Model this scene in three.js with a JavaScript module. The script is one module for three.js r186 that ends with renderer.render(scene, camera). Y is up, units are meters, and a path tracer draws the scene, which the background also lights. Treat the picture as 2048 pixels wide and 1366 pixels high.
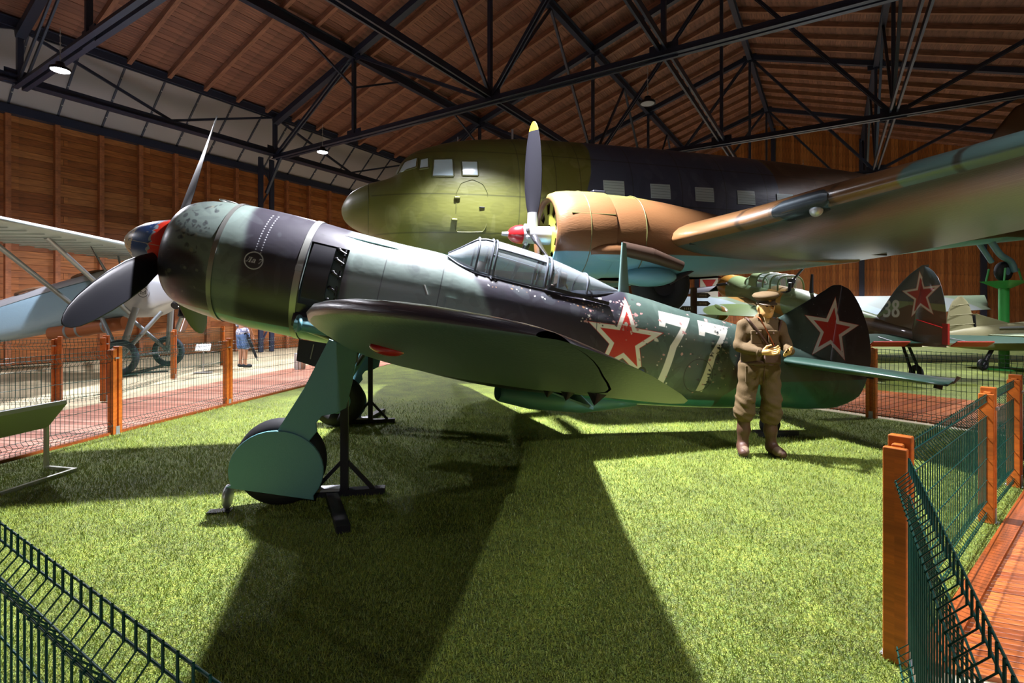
import * as THREE from 'three';
import { mergeGeometries, mergeVertices, toCreasedNormals } from 'three/addons/utils/BufferGeometryUtils.js';
import { RoundedBoxGeometry } from 'three/addons/geometries/RoundedBoxGeometry.js';
import { MarchingCubes } from 'three/addons/objects/MarchingCubes.js';

// ---------------------------------------------------------------- camera, exposure, lights
const scene = new THREE.Scene();
scene.background = new THREE.Color(0x000000);
const camera = new THREE.PerspectiveCamera(2 * Math.atan(683 / 1024) * 180 / Math.PI, 2048 / 1366, 0.05, 200);
camera.position.set(0, 1.483, 0);
camera.lookAt(0, 1.483, -10);
camera.setViewOffset(2048, 1366, 0, 58, 2048, 1366);   // shift lens: horizon sits above the middle
const renderer = new THREE.WebGLRenderer({ antialias: true });
renderer.toneMapping = THREE.LinearToneMapping;
renderer.toneMappingExposure = 1.1;
renderer.shadowMap.enabled = true;
// the hall is lit by high-bay lamps hanging in rows along the roof: [x, y, z, candela, half beam, soft edge]
const LAMPS = [
  [-9.0, 6.3, -10.2, 290, 1.33], [-5.7, 6.3, -15.4, 270, 1.33], [-2.4, 6.3, -20.6, 200, 1.33], [-12.3, 6.3, -5.0, 130, 1.33],
  [-0.16, 6.3, -6.1, 950, 0.79, 0.26], [10.8, 6.3, -19.0, 420, 1.2],
  [9.2, 6.3, -8.0, 190, 1.15], [12.8, 6.3, -11.8, 220, 1.2], [4.8, 6.3, -1.0, 140, 0.95], [2.8, 6.3, 10.5, 200, 1.45], [18.1, 6.2, -25.2, 360, 1.12], [12.2, 6.0, -28.9, 300, 1.12],  // last pair: unseen lamps added to brighten the far gable wall
];
const OFF_LAMP = [3.1, 6.25, -11.7];

// ---------------------------------------------------------------- helpers
const V = (x, y, z) => new THREE.Vector3(x, y, z);
let seed = 12345;
const rnd = () => { seed = (seed * 1664525 + 1013904223) >>> 0; return seed / 4294967296; };
const rr = (a, b) => a + (b - a) * rnd();
const names = new Map();
function numbered(n) { const k = names.get(n) || 0; names.set(n, k + 1); return k ? n + '_' + String(k).padStart(3, '0') : n; }
function fin(o) { o.castShadow = true; o.receiveShadow = true; return o; }
function tag(o, label, category, group, kind) {
  if (label) o.userData.label = label;
  if (category) o.userData.category = category;
  if (group) o.userData.group = group;
  if (kind) o.userData.kind = kind;
  return o;
}
function thing(name, label, category, pos = [0, 0, 0], turn = 0, group) {
  const g = new THREE.Group(); g.name = numbered(name); g.position.set(...pos); g.rotation.y = turn; scene.add(g);
  return tag(g, label, category, group);
}
function part(name, geo, mat, parent, label) {
  const g = Array.isArray(geo) ? merge(geo) : geo;
  const m = fin(new THREE.Mesh(g, mat)); m.name = name; parent.add(m); if (label) m.userData.label = label; return m;
}
function solo(name, geo, mat, label, category, group, kind) {
  const m = part(numbered(name), geo, mat, scene); return tag(m, label, category, group, kind);
}
function struct(name, geo, mat) { const m = part(name, geo, mat, scene); m.userData.kind = 'structure'; return m; }
function merge(list) {
  const l = list.map((g) => { const q = g.index ? g.toNonIndexed() : g; for (const k of Object.keys(q.attributes)) if (!['position', 'normal', 'uv'].includes(k)) q.deleteAttribute(k); if (!q.attributes.uv) q.setAttribute('uv', new THREE.BufferAttribute(new Float32Array(q.attributes.position.count * 2), 2)); return q; });
  return mergeGeometries(l);
}
function uvBox(g) {   // uv in metres from the dominant face axis
  const q = g.index ? g.toNonIndexed() : g, p = q.attributes.position, n = q.attributes.normal, uv = new Float32Array(p.count * 2);
  for (let i = 0; i < p.count; i++) {
    const ax = Math.abs(n.getX(i)), ay = Math.abs(n.getY(i)), az = Math.abs(n.getZ(i));
    let a, b; if (ay >= ax && ay >= az) { a = p.getX(i); b = p.getZ(i); } else if (az >= ax) { a = p.getX(i); b = p.getY(i); } else { a = p.getZ(i); b = p.getY(i); }
    uv[2 * i] = a; uv[2 * i + 1] = b;
  }
  q.setAttribute('uv', new THREE.BufferAttribute(uv, 2)); return q;
}
const box = (w, h, d, x = 0, y = 0, z = 0) => uvBox(new THREE.BoxGeometry(w, h, d)).translate(x, y, z);
const rbox = (w, h, d, r, x = 0, y = 0, z = 0) => new RoundedBoxGeometry(w, h, d, 2, r).translate(x, y, z);
function orient(g, a, b) {   // geometry lying along +y (0..1 scaled outside) turned from a to b
  const dir = b.clone().sub(a), q = new THREE.Quaternion().setFromUnitVectors(V(0, 1, 0), dir.clone().normalize());
  return g.applyQuaternion(q).translate((a.x + b.x) / 2, (a.y + b.y) / 2, (a.z + b.z) / 2);
}
const rod = (a, b, r0, r1 = r0, n = 10) => orient(new THREE.CylinderGeometry(r1, r0, a.distanceTo(b), n), a, b);
function beam(a, b, w, t, up = V(0, 1, 0)) {   // box from a to b: w sideways, t along up
  const dir = b.clone().sub(a), L = dir.length(); dir.normalize();
  const side = new THREE.Vector3().crossVectors(dir, up).normalize(), u2 = new THREE.Vector3().crossVectors(side, dir).normalize();
  const m = new THREE.Matrix4().makeBasis(dir, u2, side).setPosition((a.x + b.x) / 2, (a.y + b.y) / 2, (a.z + b.z) / 2);
  return uvBox(new THREE.BoxGeometry(L, t, w)).applyMatrix4(m);
}
const ball = (r, x, y, z, sx = 1, sy = 1, sz = 1, n = 16) => new THREE.SphereGeometry(r, n, Math.max(8, n * 0.7 | 0)).scale(sx, sy, sz).translate(x, y, z);
function pipe(pts, r, n = 8, seg) { return new THREE.TubeGeometry(new THREE.CatmullRomCurve3(pts), seg || pts.length * 6, r, n); }
function loft(rings, { caps = true, uv, closed = true } = {}) {   // rings of equal point count
  const n = rings[0].length, P = [], U = [], I = [], cols = closed ? n + 1 : n;
  rings.forEach((r, i) => { for (let j = 0; j < cols; j++) { const p = r[j % n]; P.push(p.x, p.y, p.z); const t = uv ? uv(p, i, j) : [j / n, i / (rings.length - 1)]; U.push(t[0], t[1]); } });
  for (let i = 0; i < rings.length - 1; i++) for (let j = 0; j < cols - 1; j++) { const a = i * cols + j, b = a + 1, c = a + cols, d = c + 1; I.push(a, c, b, b, c, d); }
  const cap = (r, i, flip) => {
    const c = new THREE.Vector3(); r.forEach((p) => c.add(p)); c.multiplyScalar(1 / n);
    const k = P.length / 3; P.push(c.x, c.y, c.z); const t0 = uv ? uv(c, i, 0) : [0, 0]; U.push(t0[0], t0[1]);
    for (let j = 0; j < cols; j++) { const p = r[j % n]; P.push(p.x, p.y, p.z); const t = uv ? uv(p, i, j) : [0, 0]; U.push(t[0], t[1]); }
    for (let j = 0; j < cols - 1; j++) flip ? I.push(k, k + 1 + j, k + 2 + j) : I.push(k, k + 2 + j, k + 1 + j);
  };
  if (caps && closed) { cap(rings[0], 0, true); cap(rings[rings.length - 1], rings.length - 1, false); }
  const g = new THREE.BufferGeometry();
  g.setAttribute('position', new THREE.Float32BufferAttribute(P, 3)); g.setAttribute('uv', new THREE.Float32BufferAttribute(U, 2)); g.setIndex(I);
  g.computeVertexNormals();
  if (closed) {   // weld the seam's normals
    const N = g.attributes.normal;
    for (let i = 0; i < rings.length; i++) { const a = i * cols, b = a + n; const v = V(N.getX(a) + N.getX(b), N.getY(a) + N.getY(b), N.getZ(a) + N.getZ(b)).normalize(); N.setXYZ(a, v.x, v.y, v.z); N.setXYZ(b, v.x, v.y, v.z); }
  }
  return g;
}
// smooth interpolation through [x, a, b, c...] rows
function table(rows) {
  return (x) => {
    if (x <= rows[0][0]) return rows[0].slice(1); const e = rows[rows.length - 1]; if (x >= e[0]) return e.slice(1);
    let i = 0; while (rows[i + 1][0] < x) i++;
    const p0 = rows[Math.max(0, i - 1)], p1 = rows[i], p2 = rows[i + 1], p3 = rows[Math.min(rows.length - 1, i + 2)], dx = p2[0] - p1[0], t = (x - p1[0]) / dx;
    return p1.slice(1).map((_, k) => {
      k++; const m1 = i ? (p2[k] - p0[k]) / (p2[0] - p0[0]) * dx : (p2[k] - p1[k]), m2 = i + 2 < rows.length ? (p3[k] - p1[k]) / (p3[0] - p1[0]) * dx : (p2[k] - p1[k]);
      const t2 = t * t, t3 = t2 * t; return (2 * t3 - 3 * t2 + 1) * p1[k] + (t3 - 2 * t2 + t) * m1 + (-2 * t3 + 3 * t2) * p2[k] + (t3 - t2) * m2;
    });
  };
}
// airfoil surface: sections {le, te, t (thickness), n (thickness direction)}
function foil(secs, { m = 12, uv, cap = true } = {}) {
  const rings = secs.map(({ le, te, t, n = V(0, 1, 0), camber = 0 }) => {
    const ring = [], c = te.clone().sub(le), at = (x, sgn) => {
      const y = t / 0.2 * (0.2969 * Math.sqrt(x) - 0.126 * x - 0.3516 * x * x + 0.2843 * x ** 3 - 0.1036 * x ** 4);
      return le.clone().addScaledVector(c, x).addScaledVector(n, sgn * y + camber * 4 * x * (1 - x));
    };
    for (let i = 0; i <= m; i++) { const x = (1 - Math.cos(Math.PI * i / m)) / 2; ring.push(at(1 - x, 1)); }
    for (let i = 1; i < m; i++) { const x = (1 - Math.cos(Math.PI * i / m)) / 2; ring.push(at(x, -1)); }
    return ring;
  });
  return loft(rings, { uv, caps: cap });
}
const star = (cx, cy, R, r, rot = Math.PI / 2) => Array.from({ length: 10 }, (_, i) => { const a = rot + i * Math.PI / 5, q = i % 2 ? r : R; return [cx + q * Math.cos(a), cy + q * Math.sin(a)]; });
function shapeOf(pts) { const s = new THREE.Shape(); pts.forEach(([x, y], i) => i ? s.lineTo(x, y) : s.moveTo(x, y)); s.closePath(); return s; }
const plate = (pts, t, bevel = 0) => new THREE.ExtrudeGeometry(shapeOf(pts), bevel ? { depth: t - 2 * bevel, bevelEnabled: true, bevelThickness: bevel, bevelSize: bevel, bevelOffset: -bevel, bevelSegments: 2, curveSegments: 12 } : { depth: t, bevelEnabled: false });

// ---------------------------------------------------------------- textures
function noise2(period, sd) {   // tiling value noise
  const g = new Float32Array(period * period); let s = sd; for (let i = 0; i < g.length; i++) { s = (s * 1664525 + 1013904223) >>> 0; g[i] = s / 4294967296; }
  return (x, y) => { const xi = Math.floor(x), yi = Math.floor(y), fx = x - xi, fy = y - yi, u = fx * fx * (3 - 2 * fx), v = fy * fy * (3 - 2 * fy), m = (a) => ((a % period) + period) % period;
    const a = g[m(yi) * period + m(xi)], b = g[m(yi) * period + m(xi + 1)], c = g[m(yi + 1) * period + m(xi)], d = g[m(yi + 1) * period + m(xi + 1)];
    return a + (b - a) * u + (c - a) * v + (a - b - c + d) * u * v; };
}
function dataTex(w, h, fn, srgb, rx = 1, ry = 1) {
  const d = new Uint8Array(w * h * 4);
  for (let y = 0; y < h; y++) for (let x = 0; x < w; x++) { const c = fn(x / w, y / h), i = (y * w + x) * 4; d[i] = Math.max(0, Math.min(255, c[0])); d[i + 1] = Math.max(0, Math.min(255, c[1])); d[i + 2] = Math.max(0, Math.min(255, c[2])); d[i + 3] = 255; }
  const t = new THREE.DataTexture(d, w, h); t.wrapS = t.wrapT = THREE.RepeatWrapping; t.magFilter = THREE.LinearFilter; t.repeat.set(rx, ry); if (srgb) t.colorSpace = THREE.SRGBColorSpace; t.needsUpdate = true; return t;
}
const n8 = noise2(8, 1), n16 = noise2(16, 2), n32 = noise2(32, 3), n64 = noise2(64, 4), n128 = noise2(128, 5), n256 = noise2(256, 6), n512 = noise2(512, 7);
const fbm = (u, v) => 0.5 * n8(u * 8, v * 8) + 0.25 * n16(u * 16, v * 16) + 0.13 * n32(u * 32, v * 32) + 0.07 * n64(u * 64, v * 64) + 0.05 * n128(u * 128, v * 128);
const grey = (fn) => (u, v) => { const k = fn(u, v) * 255; return [k, k, k]; };
const bumpFine = dataTex(512, 512, grey((u, v) => 0.6 * fbm(u, v) + 0.4 * n256(u * 256, v * 256)), false);
const roughTex = dataTex(256, 256, grey((u, v) => 0.55 + 0.45 * fbm(u, v)), false, 0.7, 0.7);
const grain = (u, v) => 0.45 * n64(u * 8, v * 64) + 0.3 * n256(u * 16, v * 256) + 0.25 * n16(u * 4, v * 16);
function woodTex(r, g, b, amp, knot = 0.15) {
  return dataTex(512, 512, (u, v) => { const k = 1 + amp * (grain(u, v) - 0.5) * 2 + knot * (n16(u * 16, v * 8) - 0.5); return [r * k, g * k, b * k]; }, true, 0.5, 1);
}
const std = (color, roughness = 0.6, extra = {}) => new THREE.MeshStandardMaterial({ color, roughness, ...extra });
const phys = (color, roughness, extra = {}) => new THREE.MeshPhysicalMaterial({ color, roughness, ...extra });
// ---------------------------------------------------------------- the hall
const PSI = 32 * Math.PI / 180, SA = Math.sin(PSI), CA = Math.cos(PSI);
const H = (s, b, y) => V(s * SA + b * CA, y, -(s * CA - b * SA));   // s along the hall, b across, y up
const S0 = -14, S1 = 36.9, BL = -19.55, BR = 13.2, EL = -17.6, ER = 11.2, RB = -3.19, YW = 7.24, YE = 8.98, YR = 13.58, ST = 1.076;
const hallTurn = Math.PI / 2 - PSI;   // local x of a turned box runs along s
const M = {};
M.wallWood = [std(0xffffff, 0.55, { map: woodTex(150, 90, 44, 0.24) }), std(0xffffff, 0.55, { map: woodTex(134, 77, 36, 0.24) }), std(0xffffff, 0.6, { map: woodTex(162, 102, 54, 0.22) })];
M.roofWood = [std(0xffffff, 0.7, { map: woodTex(122, 80, 66, 0.25) }), std(0xffffff, 0.7, { map: woodTex(110, 71, 60, 0.25) })];
M.stud = std(0xffffff, 0.6, { map: woodTex(150, 92, 56, 0.2) });
M.steel = std(0x2b3146, 0.45, { metalness: 0.2 });
M.rafter = std(0xffffff, 0.65, { map: woodTex(132, 88, 70, 0.2) });
M.panelGrey = std(0x8d878c, 0.45);
M.dark = std(0x0e0e10, 0.6);
M.post = std(0xffffff, 0.4, { map: woodTex(182, 98, 34, 0.16) });
M.deck = [std(0xffffff, 0.3, { map: woodTex(150, 80, 34, 0.34) }), std(0xffffff, 0.34, { map: woodTex(166, 92, 42, 0.34) }), std(0xffffff, 0.3, { map: woodTex(134, 68, 30, 0.34) })];
M.wire = std(0x0e4a42, 0.35, { metalness: 0.3 });
M.galv = std(0xb9bcc0, 0.4, { metalness: 0.7 });
const slabAt = (name, s0, s1, b0, y0, b1, y1, t, mat) => {   // slab between two eaves-parallel lines
  const mid = H((s0 + s1) / 2, (b0 + b1) / 2, (y0 + y1) / 2), a = H(0, b0, y0), c = H(0, b1, y1), w = a.distanceTo(c);
  const x = H(1, 0, 0), y = c.clone().sub(a).normalize(), z = new THREE.Vector3().crossVectors(x, y);
  const g = uvBox(new THREE.BoxGeometry(s1 - s0, w, t)).translate(0, 0, z.y > 0 ? t / 2 : -t / 2).applyMatrix4(new THREE.Matrix4().makeBasis(x, y, z).setPosition(mid));
  return name ? struct(name, g, mat) : g;
};
// ground, turf, decks
const groundTex = dataTex(512, 512, (u, v) => { const k = 0.8 + 0.4 * fbm(u, v) + 0.12 * (n256(u * 256, v * 256) - 0.5); return [186 * k, 172 * k, 140 * k]; }, true, 0.25, 0.25);
const floorM = std(0xffffff, 0.8, { map: groundTex });
struct('floor', (() => { const c = H((S0 + S1) / 2, (BL + BR) / 2, -0.17); return uvBox(new THREE.BoxGeometry(S1 - S0 + 0.6, 0.3, BR - BL + 0.6)).applyMatrix4(new THREE.Matrix4().makeRotationY(hallTurn).setPosition(c)); })(), floorM);
const turfTex = dataTex(1024, 1024, (u, v) => {
  const f = n512(u * 512, v * 512), f2 = n256(u * 256, v * 256), m = fbm(u, v), k = 0.5 + 0.38 * f + 0.34 * f2 + 0.4 * (m - 0.5);
  const y = n128(u * 128 + 7, v * 128); return [(104 + 36 * y) * k, (130 + 16 * y) * k, 42 * k + 6 * f];
}, true, 0.5, 0.5);
const turfBump = dataTex(1024, 1024, grey((u, v) => 0.5 * n512(u * 512, v * 512) + 0.4 * n256(u * 256, v * 256) + 0.1 * fbm(u, v)), false, 0.5, 0.5);
M.turf = phys(0xffffff, 0.75, { map: turfTex, bumpMap: turfBump, bumpScale: 0.02});
function carpet(name, pts, mat, y) {
  const g = new THREE.ExtrudeGeometry(shapeOf(pts.map(([x, z]) => [x, z])), { depth: 0.025, bevelEnabled: false });   // drawn in (x, depth)
  g.rotateX(-Math.PI / 2).translate(0, y, 0); const p = g.attributes.position, uv = g.attributes.uv;
  for (let i = 0; i < p.count; i++) uv.setXY(i, p.getX(i), p.getZ(i));
  return struct(name, g, mat);
}
const turf = carpet('floor_turf', [[0.42, 0.22], [1.70, 2.2], [6.2, 5.75], [5.1, 7.25], [4.5, 8.05], [3.4, 9.7], [2.6, 12], [3.5, 16], [3.5, 24], [-2, 24], [-3.6, 14], [-4.04, 10.8], [-4.5, 8.2], [-4.86, 6.25], [-5.06, 4.9], [-5.33, 3.2], [-5.5, 2.2], [-5, 1.2], [-1.365, 1.3]], M.turf, -0.025);
const turf2 = carpet('floor_turf_beyond', [[8.6, 7.3], [12, 4], [20, 4], [24, 20], [14, 24], [4, 24], [4.2, 14], [5.8, 11.3], [7.46, 8.85]], M.turf, -0.025);
// deck boards: rows of planks clipped to a strip between two polylines
M.deckPale = [std(0xffffff, 0.4, { map: woodTex(186, 128, 104, 0.25) }), std(0xffffff, 0.45, { map: woodTex(196, 142, 118, 0.25) }), std(0xffffff, 0.4, { map: woodTex(172, 114, 92, 0.25) })];
function deckStrip(name, origin, along, across, nBoards, pitch, len, set = M.deck) {
  const g = new THREE.Group(); g.name = name; g.userData.kind = 'structure'; scene.add(g);
  const A = V(along[0], 0, -along[1]).normalize(), C = V(across[0], 0, -across[1]).normalize(), geos = M.deck.map(() => uvBox(new RoundedBoxGeometry(len, 0.03, pitch - Math.min(0.013, pitch * 0.2), 1, 0.004)));
  const turn = Math.atan2(-C.z, C.x);
  for (let i = 0; i < nBoards; i++) {
    const k = (rnd() * 3) | 0, m = part('deck_board', geos[k], set[k], g);
    m.position.set(origin[0], -0.012 + rr(-0.0015, 0.0015), -origin[1]).addScaledVector(A, i * pitch).addScaledVector(C, len / 2); m.rotation.y = turn;
  }
  return g;
}
deckStrip('floor_deck_left', [-5.72, 0.6], [0.155, 1], [-1, 0.155], 130, 0.14, 2.15, M.deckPale);
deckStrip('floor_deck_right', [1.80, 2.16], [0.775, 0.632], [0.94, -0.33], 118, 0.055, 4.2);
deckStrip('floor_deck_front', [1.80, 2.02], [-0.53, -0.848], [0.94, -0.33], 62, 0.05, 4.2);
deckStrip('floor_deck_back', [6.3, 5.95], [-0.55, 0.83], [0.83, 0.55], 46, 0.14, 2.7);
struct('trim_2', beam(V(1.74, 0.0, -2.14), V(6.25, 0.0, -5.82), 0.09, 0.05), M.deck[2]); struct('trim_3', beam(V(-5.46, 0.0, -2.3), V(-4.87, 0.0, -6.25), 0.06, 0.06), M.deck[2]); struct('trim_4', beam(V(-4.87, 0, -6.25), V(-4.06, 0, -10.9), 0.06, 0.06), M.deck[2]);
// loose artificial blades on the near turf
{
  const bg = new THREE.BufferGeometry(); bg.setAttribute('position', new THREE.Float32BufferAttribute([-0.0016, 0, 0, 0.0016, 0, 0, -0.0012, 0.012, 0.002, 0.0012, 0.012, 0.002, 0, 0.022, 0.008], 3)); bg.setIndex([0, 1, 2, 2, 1, 3, 2, 3, 4]); bg.computeVertexNormals();
  const N = 300000, im = new THREE.InstancedMesh(bg, phys(0xffffff, 0.5, { side: THREE.DoubleSide }), N), m = new THREE.Matrix4(), q = new THREE.Quaternion(), e = new THREE.Euler(), p = V(0, 0, 0), sc = V(1, 1, 1), col = new THREE.Color();
  let n = 0; while (n < N) { const Zd = 1.3 + 7.6 * rnd() ** 1.3, half = Zd * 1.02 + 0.1, x = rr(-half, half); if (x < -5.0 + 0.08 * (Zd - 4) || (Zd > 5.4 && rnd() > (8.9 - Zd) / 3.5)) continue; if (Zd > 6.4 && x > 4.4 - (Zd - 8.05) * 0.66) continue; if (x > 1.6 && Zd < 2.14 + (x - 1.66) * 0.815) continue; if (Zd < 2.1 && x > 0.42 + (Zd - 0.22) * 0.638) continue; p.set(x, 0, -Zd); e.set(rr(-0.5, 0.5), rnd() * 6.283, rr(-0.5, 0.5)); q.setFromEuler(e); const k = rr(0.6, 1.15) * (0.75 + 0.11 * Zd); sc.set(k, k, k); m.compose(p, q, sc); im.setMatrixAt(n, m); const y = rnd(); col.setRGB(0.16 + 0.17 * y, 0.24 + 0.14 * y, 0.035 + 0.035 * rnd()); im.setColorAt(n, col); n++; }
  im.name = 'turf_blades'; fin(im); im.userData.kind = 'stuff'; tag(im, 'short artificial grass blades on the turf around the fighter', 'grass'); scene.add(im);
}
// ---- walls
const backing = std(0x5a3a22, 0.8);
function hallBox(name, s0, s1, b0, b1, y0, y1, mat) { const c = H((s0 + s1) / 2, (b0 + b1) / 2, (y0 + y1) / 2); return struct(name, uvBox(new THREE.BoxGeometry(s1 - s0, y1 - y0, b1 - b0)).applyMatrix4(new THREE.Matrix4().makeRotationY(hallTurn).setPosition(c)), mat); }
const wallL = hallBox('wall_left', S0, S1, BL - 0.3, BL - 0.04, -0.02, YW, backing);
{ const lens = [7.4, 8.2, 6.6], geos = lens.map((l) => uvBox(new THREE.BoxGeometry(l - 0.006, 0.181, 0.03)));
  for (let r = 0; r < 38; r++) { let s = S0 + (r % 3) * -2.3, k = r; while (s < S1) { const l = lens[k % 3], sh = Math.min(1, (S1 - s) / l); const m = part('wall_board', geos[k % 3], M.wallWood[(rnd() * 3) | 0], wallL); const a = Math.max(s, S0), e = Math.min(s + l, S1); m.scale.x = (e - a) / l; m.position.copy(H((a + e) / 2, BL - 0.02 + rr(-0.003, 0.003), 0.1 + r * 0.19)); m.rotation.y = hallTurn; s += l; k++; } } }
{ const g = uvBox(new THREE.BoxGeometry(0.12, 7.1, 0.18)); for (let i = 0; i < 47; i++) { const m = part('wall_stud', g, M.stud, wallL); m.position.copy(H(S0 + 0.35 + i * ST, BL + 0.08, 3.55)); m.rotation.y = hallTurn; } }
const wallG = struct('wall_gable', (() => { const sh = shapeOf([[BL - 0.3, -0.02], [BR + 0.3, -0.02], [BR + 0.3, YW], [ER, YE], [RB, YR], [EL, YE], [BL - 0.3, YW]]); const g = uvBox(new THREE.ExtrudeGeometry(sh, { depth: 0.24, bevelEnabled: false })); const x = V(CA, 0, SA), z = V(SA, 0, -CA); return g.applyMatrix4(new THREE.Matrix4().makeBasis(x, V(0, 1, 0), x.clone().cross(V(0, 1, 0)).negate()).setPosition(H(S1 + 0.05, 0, 0))); })(), backing);
const roofY = (b) => b < EL ? YW + (b - BL) / (EL - BL) * (YE - YW) : b < RB ? YE + (b - EL) / (RB - EL) * (YR - YE) : b < ER ? YR + (b - RB) / (ER - RB) * (YE - YR) : YE + (b - ER) / (BR - ER) * (YW - YE);
{ const hs = [6, 8, 10, 12, 14].map((h) => [h, uvBox(new THREE.BoxGeometry(h, 0.162, 0.03)).rotateZ(Math.PI / 2)]);
  for (let b = BL + 0.1; b < BR; b += 0.17) { const y = roofY(b) - 0.02, [h0, g] = hs.find(([h]) => h > y * 0.97) || hs[4]; const m = part('wall_board', g, M.wallWood[(rnd() * 3) | 0], wallG); m.scale.y = y / h0; m.position.copy(H(S1 - 0.02 + rr(-0.004, 0.004), b, y / 2)); m.rotation.y = -PSI; } }
for (const b of [-13.8, -7.9, RB, 1.5, 6.9]) { const m = part('wall_column', box(0.26, roofY(b) - 0.3, 0.22), M.steel, wallG); m.position.copy(H(S1 - 0.16, b, (roofY(b) - 0.3) / 2)); m.rotation.y = -PSI; }
part('wall_rail', beam(H(S1 - 0.12, BL, 5.7), H(S1 - 0.12, BR, 5.7), 0.16, 0.2), M.steel, wallG);
hallBox('wall_right', S0, S1, BR + 0.04, BR + 0.3, -0.02, YW, M.wallWood[1]);
hallBox('wall_front', S0 - 0.3, S0, BL - 0.3, BR + 0.3, -0.02, YR + 0.4, M.wallWood[0]);
// ---- roof
const ceil = slabAt('ceiling', S0, S1 + 0.3, EL, YE, RB, YR, 0.1, backing), ceil2 = slabAt('ceiling_right', S0, S1 + 0.3, RB, YR, ER, YE, 0.1, backing);
for (const [p, b0, b1] of [[ceil, EL, RB], [ceil2, ER, RB]]) {
  const n = 78, dw = V(b1 - b0, YR - YE, 0).length() / n, th = Math.atan2(YR - YE, Math.abs(b1 - b0)), sg = Math.sign(b1 - b0);
  const g = uvBox(new THREE.BoxGeometry(S1 - S0, 0.03, dw - 0.008));
  for (let i = 0; i < n; i++) { const t = (i + 0.5) / n, m = part('roof_board', g, M.roofWood[(rnd() * 2) | 0], p); m.position.copy(H((S0 + S1) / 2, b0 + (b1 - b0) * t, YE + (YR - YE) * t - 0.03 + rr(-0.004, 0.004))); m.rotation.set(0, hallTurn, 0); m.rotateX(-sg * th); }
  for (let i = 0; i < 47; i++) { const s = S0 + 0.35 + i * ST; const m = part('rafter', beam(H(s, b0, YE - 0.14), H(s, b1, YR - 0.14), 0.11, 0.19), M.rafter, p); }
}
// translucent band under the eaves, with glazing bars and their bolts
const band = slabAt('window_1', S0, S1, BL, YW, EL, YE, 0.06, backing), bandR = slabAt('window_2', S0, S1, ER, YE, BR, YW, 0.06, M.panelGrey);
{ const th = Math.atan2(YE - YW, EL - BL), L = Math.hypot(YE - YW, EL - BL), pg = uvBox(new THREE.BoxGeometry(1.07, 0.02, L - 0.02));
  for (let i = 0; i < 47; i++) {
    const s = S0 + 0.35 + i * ST, m = part('pane', pg, M.panelGrey, band); m.position.copy(H(s + ST / 2, (BL + EL) / 2 + 0.03, (YW + YE) / 2 - 0.03)); m.rotation.set(0, hallTurn, 0); m.rotateX(-th);
    const bar = part('glazing_bar', beam(H(s, BL + 0.06, YW - 0.03), H(s, EL + 0.06, YE - 0.03), 0.05, 0.05), M.steel, band);
    if (s > 0) part('bolt', [0.2, 0.45, 0.75].map((t) => ball(0.018, 0, 0, 0, 1, 1, 1, 8).translate(...H(s, BL + (EL - BL) * t + 0.085, YW + (YE - YW) * t - 0.055).toArray())), M.galv, bar);
  } }
const trimL = struct('trim_1', beam(H(S0, BL + 0.12, YW - 0.1), H(S1, BL + 0.12, YW - 0.1), 0.24, 0.24), M.steel);
// ---- steel: lattice girder along the eaves, trusses across, purlins along
const BAY = 7.07, TR = [-9.77, -2.65, 4.43, 11.5, 18.57, 25.65, 32.7];
function girder(b, yb, yt, label) {
  const g = thing('lattice_girder', label, 'girder', [0, 0, 0]);
  part('top_chord', [beam(H(S0 + 0.4, b - 0.07, yt), H(S1 - 0.4, b - 0.07, yt), 0.06, 0.22), beam(H(S0 + 0.4, b + 0.07, yt), H(S1 - 0.4, b + 0.07, yt), 0.06, 0.22), beam(H(S0 + 0.4, b, yt + 0.1), H(S1 - 0.4, b, yt + 0.1), 0.3, 0.03)], M.steel, g);
  part('bottom_chord', [beam(H(S0 + 0.4, b - 0.06, yb), H(S1 - 0.4, b - 0.06, yb), 0.05, 0.18), beam(H(S0 + 0.4, b + 0.06, yb), H(S1 - 0.4, b + 0.06, yb), 0.05, 0.18), beam(H(S0 + 0.4, b, yb - 0.1), H(S1 - 0.4, b, yb - 0.1), 0.34, 0.03)], M.steel, g);
  for (const s of TR) { part('post', beam(H(s, b, yb), H(s, b, yt), 0.14, 0.12, H(1, 0, 0)), M.steel, g); for (const d of [-1, 1]) { const e = s + d * BAY / 2; if (e > S0 && e < S1) part('diagonal', beam(H(s, b, yt - 0.05), H(e, b, yb + 0.08), 0.07, 0.07), M.steel, g); } part('gusset', beam(H(s - 0.3, b, yb + 0.05), H(s + 0.3, b, yb + 0.05), 0.02, 0.36), M.steel, g); }
  return g;
}
girder(EL, 7.43, 8.8, 'dark blue steel lattice girder under the eaves above left timber wall');
girder(ER, 7.43, 8.8, 'dark blue steel lattice girder under the opposite eaves');
const NB = [-13.3, -7.89, RB, 1.52, 6.92], CH = 7.25;
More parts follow.
